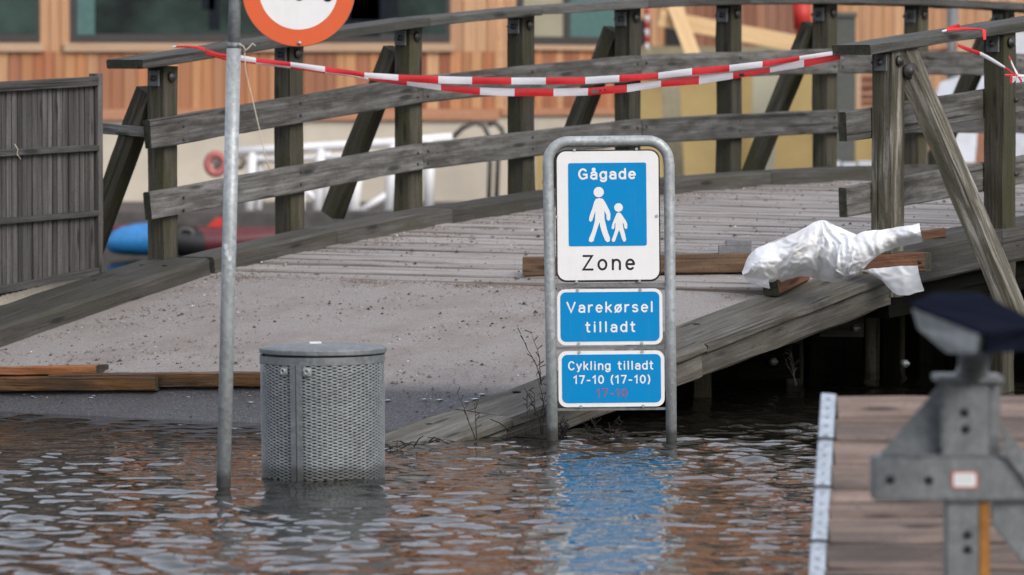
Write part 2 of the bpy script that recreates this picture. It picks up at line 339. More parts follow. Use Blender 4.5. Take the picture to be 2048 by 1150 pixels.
# ------------------------------------------------------------------ ramp, water, quay (the setting)
def fit(pts, w):
    a = sorted(atw(x, y, w) for x, y in pts); return np.array([p[0] for p in a]), np.array([p[1] for p in a])
lt, lz = fit([(397, 569), (348, 554 + 12), (278, 592), (195, 622), (104, 664), (0, 697)], .35)
rt, rz = fit([(1529, 583), (1463, 611), (1351, 665), (1094, 754), (1024, 780), (779, 863)], 4.0)
pl = np.polyfit(lt, lz, 1); pr = np.polyfit(rt, rz, 1)
SK = .37
def rampz0(t, w):
    u = (w - .35) / 3.65
    lin = (1 - u) * np.polyval(pl, t) + u * np.polyval(pr, t)
    return lin
def rampz(t, w):
    z = rampz0(t, w); return np.where(z > .21, z, .21 - (.21 - z) * 2.9)
def kerbL(t): return float(np.polyval(pl, t)) + .095 + .01 * max(0, -t)
def kerbR(t): return float(np.polyval(pr, t)) + .012
V, F = [], []
us = np.linspace(-.06, 1.03, 26); ts = np.arange(-5.2, .021, .09)
for tt in ts:
    for u in us:
        w = .35 + 3.65 * u; t2 = tt + SK * min(1, max(0, u)); z = float(rampz(t2, w))
        z += mnoise.noise(Vector((t2 * 1.5, w * 1.5, 0))) * .012 + mnoise.noise(Vector((t2 * 9, w * 9, 3))) * .003
        if tt > -.1: z = min(z, zdeck(t2, w) - .004)
        V.append(B(t2, w, z))
n = len(us)
for i in range(len(ts) - 1):
    for j in range(n - 1): F.append((i * n + j, i * n + j + 1, (i + 1) * n + j + 1, (i + 1) * n + j))
rampo = mkobj('ramp', V, F, M['ramp'], smooth=True); tag(rampo, kind='structure')
def ramphit(px, py, surf=None):
    """point of the ramp / deck seen at a pixel of the photograph"""
    lo, hi = 20.0, 45.0; d = ray(px, py)
    f = lambda Y: (lambda p: p.z - S(p))(at(px, py, Y))
    def S(p):
        t_ = (p - BO).dot(BA); w_ = (p - BO).dot(BPV)
        return zdeck(t_, w_) if t_ > SK * (w_ - .35) / 3.65 else float(rampz(t_, w_))
    prev = None; Y = lo
    while Y < hi:
        if f(Y) < 0: break
        Y += .05
    a, b = Y - .05, Y
    for _ in range(20):
        c = (a + b) / 2
        if f(c) < 0: b = c
        else: a = c
    return at(px, py, b)

# water: one sheet, fine where the camera sees it, coarse out to the far distance
def spaced(core0, core1, st, far0, far1):
    a = list(np.arange(core0, core1, st)); s = st; x = core0; L = []
    while x > far0: s *= 1.25; x -= s; L.append(x)
    s = st; x = a[-1]; R = []
    while x < far1: s *= 1.25; x += s; R.append(x)
    return np.array(L[::-1] + a + R)
gx = spaced(-2.7, 2.9, .0145, -400, 400); gy = spaced(16.9, 29.5, .0165, -300, 900)
X, Y = np.meshgrid(gx, gy); Z = np.zeros_like(X)
for i in range(70):
    lam = .06 * (.46 / .06) ** (rng.random() ** 1.1); ang = rng.normal(math.radians(84), math.radians(58)); k = 2 * math.pi / lam
    slope = .0170 * (lam / .4) ** .1
    if lam < .12: slope *= .7
    Z += slope / k * np.sin(k * (X * math.cos(ang) + Y * math.sin(ang)) + rng.random() * 6.28)
Z += .3 * np.abs(Z)
tt = (X - BO.x) * BA.x + (Y - BO.y) * BA.y; ww = (X - BO.x) * BPV.x + (Y - BO.y) * BPV.y
dz = np.where((ww > 0) & (ww < 4.3), -rampz(tt, np.clip(ww, .35, 4.0)), 1.0); dz = np.where((ww > 2.3) & (tt > -1.3), 1.3, dz)
amp = np.where(dz > 1.2, 1.5, np.clip(.25 + dz / .22, .2, 1.0))
rad = np.sqrt((X) ** 2 + (Y - 23) ** 2); amp = amp * np.clip(1.2 - (rad - 14) / 10, .0, 1)
patch = np.array([[0.0]])
lowf = .5 + .5 * np.sin(X * 1.3 + .7 * np.sin(Y * .8)) * np.sin(Y * .55 + 1.0 + .6 * np.sin(X * .9))
Z = Z * amp * (.58 + .78 * lowf)
ny, nx = X.shape
verts = np.stack([X, Y, Z], -1).reshape(-1, 3)
idx = np.arange(nx * ny).reshape(ny, nx)
quads = np.stack([idx[:-1, :-1], idx[:-1, 1:], idx[1:, 1:], idx[1:, :-1]], -1).reshape(-1, 4)
me = bpy.data.meshes.new('water'); me.vertices.add(len(verts)); me.vertices.foreach_set('co', verts.ravel())
me.loops.add(quads.size); me.loops.foreach_set('vertex_index', quads.ravel()); me.polygons.add(len(quads))
me.polygons.foreach_set('loop_start', np.arange(0, quads.size, 4)); me.polygons.foreach_set('loop_total', np.full(len(quads), 4))
me.polygons.foreach_set('use_smooth', np.ones(len(quads), bool)); me.update(); me.validate(); me.materials.append(M['water'])
water = bpy.data.objects.new('water', me); COL.objects.link(water); tag(water, kind='structure')
q = boxw('quay', -60, 60, 53, 400, -1.2, .42, M['quay']); tag(q, kind='structure')
bed = boxw('ground', -400, 400, -300, 900, -2.2, -1.9, M['quay']); tag(bed, kind='structure')

# ------------------------------------------------------------------ bridge body
br = empty('timber_bridge', B(0, 2.2, 0), 'arched timber footbridge of worn grey planks between two railings', 'bridge')
i = 0; t0 = .075
while t0 < 13.5:
    dzp = random.gauss(0, .0025); p0 = B(t0, .29, zdeck(t0, .29) - .024 + dzp); p1 = B(t0 + SK * 1.03, 4.06, zdeck(t0 + SK * 1.03, 4.06) - .024 + dzp)
    up = Vector((0, 0, 1)) - BA * ((zdeck(t0 + .1, 1) - zdeck(t0 - .1, 1)) / .2)
    o = beam('deck_plank', p0, p1, .139, .048, M['deck'], br, up, ch=.011, jit=.0015, seg=.35, warp=.003)
    t0 += .148; i += 1
# side beams and dark underside
for wv, nm in ((.25, 'edge_beam'), (2.2, 'edge_beam'), (4.18, 'edge_beam')):
    for a in np.arange(0.2 if wv < 4 else 1.2, 13, 2.26):
        beam(nm, B(a, wv, zk(a) - .30), B(a + 2.25, wv, zk(a + 2.25) - .30), .16, .26, M['wetshade'], br)
# kerbs: upper (bridge) and lower (ramp)
KB = [a * SP for a in (0.05, 2, 4, 6, 8, 10, 12)]
for a, b in zip(KB[:-1], KB[1:]):
    m_ = (a + b) / 2
    for s, e in ((a, m_), (m_, b)):
        beam('kerb', B(s + .002, .215, zk(s) - .075), B(e - .002, .215, zk(e) - .075), .27, .15, M['kerb'], br, ch=.012)
for a, b in ((1.105, 2.2), (2.203, 3.6), (3.603, 5.2), (5.203, 7.2), (7.203, 9.5)):
    beam('kerb', B(a, 4.18, zk(a) - .055 - .1), B(b, 4.18, zk(b) - .055 - .1), .36, .2, M['kerb'], br, ch=.012)
# lower kerbs
ll = beam('kerb', B(-4.2, .12, kerbL(-4.2) - .085), B(.02, .12, kerbL(.02) - .085), .46, .17, M['kerb'], br, ch=.02, jit=.003)
def kr(t): return kerbR(t)
for a_, b_ in ((-3.9, -2.3), (-2.297, -.66), (-.655, 1.1)):
    for off, wd_, th_, wc_, c_ in ((.028, .365, .052, 4.183, .012), (.122, .32, .13, 4.175, .012)):      # cap plank on a beam
        beam('kerb', B(a_, wc_, kr(a_) - off - .016), B(b_, wc_, kr(b_) - off - .016), wd_, th_, M['kerbr'], br, up=Vector((0, 0, 1)) + BPV * .09, ch=c_, jit=.003)
# boarding coloured near-black as the shade below the right-hand edge, and posts carrying it
SKL = [(-3.0, 4.15), (-1.9, 3.95), (-.9, 3.1), (.3, 2.5), (1.6, 2.2)]
for (ta_, wa_), (tb_, wb_) in zip(SKL[:-1], SKL[1:]):
    for q_ in range(3):
        def P3(f, dw, top):
            t_ = ta_ + (tb_ - ta_) * f; w_ = wa_ + (wb_ - wa_) * f + dw
            return B(t_, w_, (min(float(rampz0(t_, w_)), zdeck(t_, w_) if t_ > .1 else 9) - .05) if top else -.5)
        f0, f1 = q_ / 3 + .004, (q_ + 1) / 3 - .004
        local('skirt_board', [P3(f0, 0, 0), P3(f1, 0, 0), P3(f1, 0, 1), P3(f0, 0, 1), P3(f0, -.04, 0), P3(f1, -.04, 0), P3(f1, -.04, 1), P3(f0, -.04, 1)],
              [(0, 1, 2, 3), (7, 6, 5, 4), (0, 4, 5, 1), (1, 5, 6, 2), (2, 6, 7, 3), (3, 7, 4, 0)], M['wetshade'], br)
for a in np.arange(.2, 13, .62):
    for wv in (.62, 3.9):
        if wv < 1: beam('shade_backing', B(a, wv, -.8), B(a, wv, zdeck(a, wv) - .07), .6, .06, M['wetshade'], br, up=BPV, seg=.6)  # added dark wall, stands in for the shade below the deck
def support(px0, px1, ybase, mat, dw=.12):
    p = atz((px0 + px1) / 2, ybase, 0); t_ = (p - BO).dot(BA); w_ = (p - BO).dot(BPV); wd = (px1 - px0) * p.y / FPX
    z1 = (float(rampz0(t_, w_)) if t_ < .1 else zdeck(t_, w_)) - .06
    return beam('support_post', Vector((p.x, p.y, -.6)), Vector((p.x, p.y, z1)), wd, dw, mat, br, up=(0, -1, 0), jit=.002)
support(1728, 1756, 742, M['postpale']); support(1762, 1797, 737, M['wetshade'], .16); support(1799, 1809, 735, M['post'], .07)
support(1572, 1605, 766, M['post']); support(1387, 1421, 795, M['post'])
for tt_ in (2.0, 3.4, 4.6, 6.8):
    for wv in (4.3, 2.2, .3): beam('support_post', B(tt_, wv, -.8), B(tt_, wv, zk(tt_) - .42), .15, .15, M['wetshade'], br, up=BPV)
for a_, b_ in ((-2.3, -1.0), (-.99, .0), (.01, 1.0)):
    beam('shade_fascia', B(a_, 4.02, float(rampz0(a_, 4.0)) - .1), B(b_, 4.02, float(rampz0(b_, 4.0)) - .1), .05, .12, M['wetshade'], br)  # dark strips added as shade over the lit underside of the ramp
beam('cross_plate', at(1640, 645, 28.72), at(1727, 645, 28.72), .05, .16, M['kerb'], br)
beam('cross_beam', at(1480, 725, 29.3), at(1600, 722, 29.25), .06, .2, M['wetshade'], br)
def stud(name, p, nrm, r, th, mat, parent, n=14):
    nrm = Vector(nrm).normalized(); return tube(name, [p, p + nrm * th * .7, p + nrm * th * .72, p + nrm * th], [r, r, r * .55, r * .5], mat, parent, n)
for (x, y) in ((1540, 723), (1704, 656), (1803, 727)):
    pb = at(x, y, 29.2 if x < 1600 else 28.6); stud('bolt', pb, BPV, .022, .05, M['galvdull'], br)
for (x, y) in ((1545, 597), (1580, 597), (1355, 663), (1390, 668), (1665, 552), (1700, 551)):
    p = None
    a, z = atw(x, y, 4.2 - .1); 
for a in (-2.6, -1.9, -1.1, -.35, .35, .8):
    for wv in (4.08, 4.2):
        stud('coach_screw', B(a + (.05 if wv > 4.1 else 0), wv, kr(a) - .004 - .09 * (wv - 4.0)), (0, 0, 1), .022, .008, M['black'], br, 10)
for a in (-1.9, -1.3, -.6, -.2):
    for wv in (.02, .2): stud('coach_screw', B(a, wv, kerbL(a) - .004), (0, 0, 1), .022, .008, M['black'], br, 10)
# rows of dark screw heads in the deck
V, F = [], []
for (wv) in (1.0, 2.35, 3.35):
    for j in range(60):
        a = .12 + j * .291
        p = B(a + SK * (wv - .35) / 3.65, wv + random.gauss(0, .008), zdeck(a + SK * (wv - .35) / 3.65, wv) + .003); b0 = len(V)
        for q_ in range(6): V.append(p + Vector((math.cos(q_ * 1.047) * .016, math.sin(q_ * 1.047) * .024, 0)))
        F.append(tuple(range(b0, b0 + 6)))
tag(local('screw_heads', V, F, M['black'], br), kind='stuff')

# ------------------------------------------------------------------ left railing
lrail = empty('timber_railing', B(0, 0, zk(0)), 'long weathered timber railing along the far left edge of the bridge', 'railing')
def bracket(parent, t, w, z, side):
    """iron plate with bolts holding a handrail to its post"""
    c = B(t, w, z); pl_ = beam('bracket', c - Vector((0, 0, .045)) - BA * .075, c + Vector((0, 0, .045)) - BA * .075, .085, .012, M['galvdark'], parent, up=-BA, jit=0)
    stud('bolt', c - BA * .08, -BA, .018, .02, M['bolt'], pl_)
    stud('bolt', B(t + .0, w + .07 * side, z + .01), BPV * side, .03, .018, M['bolt'], pl_)
    stud('bolt', B(t + .0, w - .07 * side, z + .0), BPV * -side, .016, .04, M['bolt'], pl_)
for k_ in range(0, 12):
    t_ = k_ * SP; zz = zk(t_)
    beam('post', B(t_, 0, zz - .45), B(t_, 0, zz + 1.11), .125, .125, M['post'], lrail, up=BPV, jit=.002)
    if k_ % 2 == 0:
        beam('brace', B(t_ + .01, -.62, zz - .06), B(t_ + .01, -.115, zz + .97), .115, .105, M['post'], lrail, up=BA, jit=.002)
    bracket(lrail, t_, 0, zz + 1.04, 1)
for k_ in range(0, 12, 2):
    a, b = k_ * SP, (k_ + 2) * SP; m_ = (a + b) / 2
    a0 = a - .235 if k_ == 0 else a + .0015; b0 = b - .0015
    def zz(t, off): return zk(max(t, -.05)) + off if t >= 0 else zk(0) + off + t * .045
    for s, e in (((a0, b0)),):
        for lo_, hi_ in ((.635, .80), (.225, .385)):
            c_ = (lo_ + hi_) / 2; bow = zk(m_) - (zk(a) + zk(b)) / 2
            beam('rail_board', B(s, .09, zz(s, c_) + bow * .5), B(e, .09, zz(e, c_) + bow * .5), .05, hi_ - lo_, M['rail'], lrail, ch=.006, jit=.002, ends=M['endgrain'])
    # handrail in two straight lengths per bay pair
    h0 = a - .36 if k_ == 0 else a + .0015
    for s, e in ((h0, m_ - .001), (m_ + .001, b - .0015)):
        beam('handrail', B(s, .03, zz(s, 1.11 + .027)), B(e, .03, zz(e, 1.11 + .027)), .28, .054, M['hand'], lrail, ch=.006, jit=.002, ends=M['endgrain'])
for k_ in range(0, 12):
    for lo_, hi_ in ((.635, .80), (.225, .385)):
        for dt, fz in ((-.03, .3), (-.03, .75)) if k_ % 2 else ((.05, .28), (.05, .74), (-.05, .3), (-.05, .72)):
            t_ = k_ * SP + dt
            if k_ == 0 and dt < 0: continue
            stud('nail', B(t_, .1152, zk(t_) + lo_ + (hi_ - lo_) * fz - .004), BPV, .0095, .004, M['black'], lrail, 8)
# pale strut running off behind the slatted fence
beam('strut', at(120, 250, 30.35), B(-.07, -.02, zk(0) + .725), .045, .06, M['rail'], lrail)

# ------------------------------------------------------------------ right railing
RW = 4.28; TR = 1.16
rrail = empty('timber_railing', B(TR, RW, zk(TR)), 'near end of the right bridge railing with a pale cracked end post', 'railing')
def zr_(t): return zk(t) - .055
for j in range(5):
    t_ = TR + j * SP
    beam('post', B(t_, RW, -.7 if j else zr_(t_) - .25), B(t_, RW, zr_(t_) + 1.11), .13, .13, M['postpale'] if j == 0 else M['post'], rrail, up=BPV, jit=.003)
    bracket(rrail, t_, RW, zr_(t_) + 1.035, 1)
    if j % 2 == 0: beam('brace', B(t_ + .14, RW + .01, zr_(t_) + 1.09), B(t_ + .14, RW + .78, zr_(t_) - .42), .105, .125, M['postpale'] if j == 0 else M['post'], rrail, up=BA, jit=.003)
stud('bolt', B(TR + .14 - .06, RW + .09, zr_(TR) + .99), BPV - BA * .6, .045, .02, M['bolt'], rrail)
def hz_(t, o): return zr_(t) + o
for lo_, hi_ in ((.635, .80), (.225, .385)):
    c_ = (lo_ + hi_) / 2
    for s, e in ((TR - .3, TR + 2 * SP - .02), (TR + 2 * SP - .017, TR + 4 * SP)):
        beam('rail_board', B(s, RW - .095, hz_(s, c_)), B(e, RW - .095, hz_(e, c_)), .05, hi_ - lo_, M['rail'], rrail, ch=.006, jit=.002, ends=M['endgrain'])
for s, e in ((TR - .32, TR + 1.6 * SP), (TR + 1.6 * SP + .002, TR + 4 * SP)):
    beam('handrail', B(s, RW - .03, hz_(s, 1.137)), B(e, RW - .03, hz_(e, 1.137)), .25, .055, M['hand'], rrail, ch=.006, jit=.002, ends=M['endgrain'])
for j in range(1, 3):
    t_ = TR + j * SP
    for off in (.30, .72, -.1): stud('bolt', B(t_ + .055, RW + .06, zr_(t_) + off), BPV + BA, .014, .03, M['bolt'], rrail)

# ------------------------------------------------------------------ slatted fence at the left
FW = -.15
def fpt(px, py): a, z = atw(px, py, FW); return a, z
tR, zRt = fpt(194, 152); tL = tR - 1.9
fen = empty('slatted_fence', B(tR, FW, .6), 'grey weathered slatted fence panel standing left of the bridge end', 'fence')
def fl(y0, y1):   # height of a fence line at t from its pixel height at x=0 and x=188
    a0, z0 = fpt(0, y0); a1, z1 = fpt(188, y1); return lambda t: z0 + (z1 - z0) * (t - a0) / (a1 - a0)
ftop, fbot = fl(164, 154), fl(592, 545)
t_ = tR - .03; j = 0
while t_ > tL:
    wd = random.uniform(.036, .05)
    c = t_ - wd / 2
    beam('slat', B(c, FW + random.uniform(-.006, .006), fbot(c)), B(c, FW, ftop(c) - .01), wd - .006, .018, M['fence'], fen, up=BPV, ch=.003, jit=.001, seg=.4)
    t_ -= wd
for y0, y1, h in ((173, 162, .058), (306, 295, .036), (442, 426, .034), (578, 541, .04)):
    f_ = fl(y0, y1); beam('fence_rail', B(tL, FW + .032, f_(tL)), B(tR - .042, FW + .032, f_(tR - .042)), .04, h, M['fence'], fen)
for t_ in (tR - .02, tL - .02): beam('fence_post', B(t_, FW + .01, fbot(t_) - .15), B(t_, FW + .01, ftop(t_) + .02), .04, .075, M['fence'], fen, up=BPV)
tube('string', [B(*(lambda a: (a[0], FW + .06, a[1]))(fpt(x, y))) for x, y in ((14, 288), (20, 298), (18, 308), (26, 318))], .003, M['string'], fen, 6)

# ------------------------------------------------------------------ pole with round sign
PB = atz(447, 972, 0); PD = PB.y
pole = empty('sign_pole', PB, 'galvanised leaning pole standing in the water left of the mesh bin', 'pole')
def onp(py): x = 447 + 23 * (972 - py) / 972; return at(x, py, PD)
tube('lower_tube', [onp(1120), onp(500), onp(90)], .0308, M['galv'], pole, 28)
tube('upper_tube', [onp(89.9), onp(-60), onp(-420)], .0265, M['galv'], pole, 28)
tube('collar', [onp(96), onp(92), onp(87), onp(85)], [.0316, .0325, .0325, .029], M['galvdull'], pole, 28)
# scraps of sticker
for (x, y, r) in ((452, 492, .013), (455, 505, .012), (460, 517, .01)):
    p = at(x, y, PD); a0 = math.asin(max(-1, min(1, (p.x - onp(y).x) / .031)))
    V = []; 
    for q_ in range(9):
        aa = q_ / 9 * 6.283; dx = r * math.cos(aa) * random.uniform(.5, 1.1); dzv = r * 1.5 * math.sin(aa) * random.uniform(.6, 1.1)
        an = a0 + dx / .031; c = onp(y); V.append(Vector((c.x + math.sin(an) * .0316, c.y - math.cos(an) * .0316, p.z + dzv)))
    local('sticker', V, [tuple(range(9))], M['foam'], pole)
tube('string', [onp(88) + Vector((.02, -.035, 0)), at(486, 92, PD - .03), at(492, 101, PD - .03), at(500, 93, PD - .03), at(505, 87, PD - .03), at(511, 92, PD - .03)], .0032, M['string'], pole, 6)
tube('string', [at(489, 99, PD - .02), at(491, 140, PD), at(506, 203, PD), at(521, 268, PD), at(530, 310, PD), at(539, 338, PD)], .0024, M['string'], pole, 6)
rs = empty('round_sign', at(597, -20, PD - .03), 'round white traffic sign with faded orange red ring beside the pole', 'sign')
S_ = 1 / 458.0
prism('sign_plate', disc(0, 0, 112 * S_, 72), 0, .012, M['galvdull'], rs, .0015)
def ringmesh(r0, r1, y, n=72):
    V = [(r * math.cos(2 * math.pi * i / n), y, r * math.sin(2 * math.pi * i / n)) for r in (r0, r1) for i in range(n)]
    return V, [(i, (i + 1) % n, (i + 1) % n + n, i + n) for i in range(n)]
V, F = ringmesh(78 * S_, 111 * S_, -.003); mkobj('red_ring', V, F, M['sorange'], rs, WM[rs.name])
mkobj('white_field', [(x, -.002, z) for x, z in disc(0, 0, 78.5 * S_, 72)], [tuple(range(72))], M['swhite'], rs, WM[rs.name])
car = [(-48, 8), (-46, 26), (-30, 30), (-16, 46), (26, 46), (40, 30), (62, 26), (64, 8)]
mkobj('car_symbol', [(x * S_, -.004, z * S_) for x, z in car], [tuple(range(len(car)))], M['sblack'], rs, WM[rs.name])
for cx, cz, r in ((-17, -8, 6), (2, -12, 9), (58, -13, 10)):
    mkobj('wheel_symbol', [(x * S_, -.0045, z * S_) for x, z in disc(cx, cz, r, 24)], [tuple(range(24))], M['sblack'], rs, WM[rs.name])
stud('bolt', at(599, 86, PD - .033), (0, -1, 0), .009, .008, M['boltpale'], rs)
for yy in (-60, -5):
    tube('sign_arm', [at(468, yy, PD + .01), at(640, yy, PD + .0)], .008, M['galvdull'], rs, 10)

# ------------------------------------------------------------------ zone sign on its tubular frame
SD = atz(1222, 880, 0); SY = SD.y; SS = (at(1322, 600, SY).x - at(1222, 600, SY).x) / 100
zone = empty('zone_sign', SD, 'blue and white pedestrian zone sign in a galvanised frame standing in the water', 'sign', rot=Matrix.Rotation(math.radians(-.55), 4, 'Y'))
_i = WM[zone.name].inverted()
def sl(px, py, y=0.): p = at(px, py, SY); q_ = _i @ p; return (q_.x, q_.z)
def slp(px, py, y=0.): a, b = sl(px, py); return Vector((a, y, b))
Wz = WM[zone.name]
# the measured outline already leans a little: use local rectangular coordinates instead
def lx(px): return (px - 1222) * SS
def lzv(py): return (880 - py) * SS
def LP(px, py, y=0.): return Vector((lx(px), y, lzv(py)))
pts = [LP(1106, 1000), LP(1103, 600), LP(1101, 330)]
for i_ in range(0, 9):
    a = math.radians(180 - i_ * 11.25); pts.append(LP(1143 + 42 * math.cos(a), 324 - 42 * math.sin(a)))
for i_ in range(0, 9):
    a = math.radians(90 - i_ * 11.25); pts.append(LP(1300 + 42 * math.cos(a), 324 - 42 * math.sin(a)))
pts += [LP(1343, 330), LP(1343, 600), LP(1343, 1000)]
V, F = tubemesh(pts, .0268, 24); mkobj('frame', V, F, M['galv'], zone, Wz, True)
for y0, y1 in ((563, 575), (690, 700), (814, 822)):
    V, F = tubemesh([LP(1105, (y0 + y1) / 2, .004), LP(1341, (y0 + y1) / 2, .004)], (y1 - y0) * SS * .42, 4)
    o = mkobj('crossbar', V, F, M['galvdull'], zone, Wz)
def flat(name, poly, y, mat, parent):
    return mkobj(name, [(x, y, z) for x, z in poly], [tuple(range(len(poly)))], mat, parent, WM[parent.name])
def arc(cx, cz, rx_, rz_, a0, a1, n=14):
    return [(cx + rx_ * math.cos(math.radians(a0 + (a1 - a0) * i / n)), cz + rz_ * math.sin(math.radians(a0 + (a1 - a0) * i / n))) for i in range(n + 1)]
GL = {  # road-sign lettering drawn as round-ended strokes: (advance, [polylines])
 'G': (.74, [arc(.36, .5, .32, .5, 42, 300) + [(.66, .12), (.66, .44), (.42, .44)]]),
 'C': (.66, [arc(.34, .5, .32, .5, 42, 318)]),
 'Z': (.62, [[(.04, 1), (.58, 1), (.02, 0), (.60, 0)]]),
 'V': (.7, [[(0, 1), (.33, 0), (.66, 1)]]),
 'a': (.52, [arc(.25, .47, .22, .23, 150, 0, 10) + [(.47, 0)], [(.47, .41), (.24, .41)] + arc(.22, .205, .2, .205, 90, 270, 10) + [(.3, .0), (.47, .12)]]),
 'g': (.54, [arc(.25, .35, .24, .35, 0, 360, 22), [(.49, .7), (.49, -.05)] + arc(.25, -.05, .24, .22, 0, -150, 10)]),
 'd': (.54, [arc(.25, .35, .24, .35, 0, 360, 22), [(.49, 1), (.49, 0)]]),
 'e': (.53, [[(.03, .37), (.49, .37)] + arc(.26, .35, .24, .35, 5, 312, 20)]),
 'o': (.54, [arc(.26, .35, .25, .35, 0, 360, 24)]),
 'n': (.52, [[(.03, 0), (.03, .7)], [(.03, .42)] + arc(.26, .45, .22, .25, 170, 0, 12) + [(.48, 0)]]),
 'r': (.36, [[(.03, 0), (.03, .7)], [(.03, .4)] + arc(.27, .43, .22, .27, 170, 75, 8)]),
 'k': (.5, [[(.03, 0), (.03, 1)], [(.43, .7), (.05, .3)], [(.18, .43), (.46, 0)]]),
 's': (.47, [arc(.22, .525, .19, .175, 35, 200, 10) + arc(.22, .18, .2, .18, 70, -150, 14)]),
 'l': (.16, [[(.05, 0), (.05, 1)]]), 'i': (.16, [[(.05, 0), (.05, .7)], [(.05, .95), (.05, .975)]]),
 't': (.38, [[(.13, .95), (.13, .16)] + arc(.27, .16, .14, .16, 180, 285, 8), [(0, .7), (.32, .7)]]),
 'y': (.5, [[(0, .7), (.24, .04)], [(.48, .7), (.22, -.05)] + arc(.06, -.08, .15, .16, 0, -80, 6)]),
 '1': (.4, [[(.04, .78), (.26, 1), (.26, 0)]]), '7': (.54, [[(.02, 1), (.5, 1), (.2, 0)]]),
 '0': (.56, [arc(.27, .5, .25, .5, 0, 360, 26)]), '-': (.42, [[(.07, .38), (.34, .38)]]),
 '(': (.24, [arc(.36, .45, .33, .72, 125, 235, 12)]), ')': (.24, [arc(-.12, .45, .33, .72, 55, -55, 12)]), ' ': (.34, []),
}
GL['\u00e5'] = (.52, GL['a'][1] + [arc(.25, .97, .09, .09, 0, 360, 12)]); GL['\u00f8'] = (.54, GL['o'][1] + [[(.02, -.04), (.5, .74)]])
def textmesh(body, x0, x1, ycap, ybase, y, mat, parent, sw=.155, gap=.2):
    """body set between x0 and x1, capitals from ycap to ybase (photo pixels)"""
    tot = sum(GL[c][0] + gap for c in body) - gap; h = (ybase - ycap) * SS; xs_ = (x1 - x0) * SS / (tot + sw); hw = h * sw / 2
    pen = 0.0
    for c in body:
        adv, strokes = GL[c]; V, F = [], []
        for st in strokes:
            P = [Vector((lx(x0) + (pen + sw / 2 + p[0]) * xs_, 0, lzv(ybase) + hw + p[1] * (h - 2 * hw))) for p in st]
            Q = [P[0]]
            for p in P[1:]:
                if (p - Q[-1]).length > 1e-6: Q.append(p)
            P = Q; n_ = len(P); b0 = len(V); closed = n_ > 3 and (P[0] - P[-1]).length < hw * .2
            if closed: P = P[:-1]; n_ -= 1
            for i in range(n_):
                a_ = P[i - 1] if (i or closed) else P[i]; b_ = P[(i + 1) % n_] if (i < n_ - 1 or closed) else P[i]
                d1 = (P[i] - a_); d2 = (b_ - P[i]); d1 = d1.normalized() if d1.length > 1e-7 else d2.normalized(); d2 = d2.normalized() if d2.length > 1e-7 else d1
                d = (d1 + d2); d = d.normalized() if d.length > .1 else d1; nr = Vector((-d.z, 0, d.x)); sc_ = 1 / max(.55, nr.dot(Vector((-d1.z, 0, d1.x))))
                for o_, yy in ((-1, 0), (0, -.0006), (1, 0)): q_ = P[i] + nr * hw * o_ * sc_; V.append((q_.x, y + yy, q_.z))
            for i in range(n_ if closed else n_ - 1):
                k = (i + 1) % n_
                F += [(b0 + i * 3 + 1, b0 + i * 3, b0 + k * 3, b0 + k * 3 + 1), (b0 + i * 3 + 2, b0 + i * 3 + 1, b0 + k * 3 + 1, b0 + k * 3 + 2)]
            if not closed:
                for e in (P[0], P[-1]):
                    b1 = len(V); V.append((e.x, y - .0006, e.z)); V += [(e.x + hw * math.cos(q_ * .5236), y, e.z + hw * math.sin(q_ * .5236)) for q_ in range(12)]
                    F += [(b1, b1 + 1 + q_, b1 + 1 + (q_ + 1) % 12) for q_ in range(12)]
        if V: mkobj('letter', V, F, mat, parent, WM[parent.name])
        pen += adv + gap
def R(x0, x1, y0, y1, r): return rrect(lx(x0), lx(x1), lzv(y1), lzv(y0), r * SS)
YF = -.012
p1 = prism('zone_plate', R(1116, 1324, 299, 563, 20), YF, .014, M['sblack'], zone)
WM[p1.name] = Wz
flat('white_face', R(1118.5, 1321.5, 301.5, 559, 18), YF - .0015, M['swhite'], p1)
flat('blue_field', R(1141, 1297, 325, 491, 4), YF - .003, M['sblue'], p1)
fx = lambda x: 1080 + x / 3.594 + 1.5
fy = lambda y: 260 + y / 3.594
ADULT = [(412, 492), (437, 486), (462, 492), (480, 520), (505, 570), (515, 600), (513, 640), (500, 651), (488, 640), (485, 605), (471, 578), (473, 640), (490, 715), (510, 775), (508, 797), (490, 803), (475, 790), (455, 740), (441, 690), (436, 660), (425, 690), (402, 760), (391, 795), (375, 803), (358, 795), (360, 775), (384, 720), (403, 650), (407, 580), (397, 608), (385, 645), (372, 657), (360, 645), (365, 615), (385, 560), (400, 510)]
CHILD = [(560, 596), (575, 590), (590, 597), (605, 620), (625, 650), (635, 675), (634, 705), (623, 710), (614, 700), (612, 680), (602, 662), (606, 700), (618, 745), (626, 785), (620, 800), (606, 800), (596, 780), (585, 740), (576, 715), (566, 740), (552, 780), (543, 800), (528, 801), (522, 788), (535, 755), (548, 715), (551, 662), (545, 672), (541, 705), (530, 712), (521, 703), (527, 675), (545, 630)]
def fig(name, poly, head):
    P = [(lx(fx(x)), lzv(fy(y))) for x, y in poly]; H = disc(lx(fx(head[0])), lzv(fy(head[1])), head[2] / 3.594 * SS, 28)
    V = [(x, YF - .0045, z) for x, z in P + H]
    return mkobj(name, V, [tuple(range(len(P))), tuple(range(len(P), len(V)))], M['swhite'], p1, Wz)
fig('adult_symbol', ADULT, (432, 443, 37)); fig('child_symbol', CHILD, (573, 555, 31))
textmesh('Gågade', 1160, 1277, 335.5, 358.5, YF - .0035, M['swhite'], p1, .17, .27)
textmesh('Zone', 1167, 1274, 508.5, 540, YF - .002, M['sblack'], p1, .14, .36)
p2 = prism('delivery_plate', R(1117, 1327, 577, 689, 16), YF, .014, M['swhite'], zone); WM[p2.name] = Wz
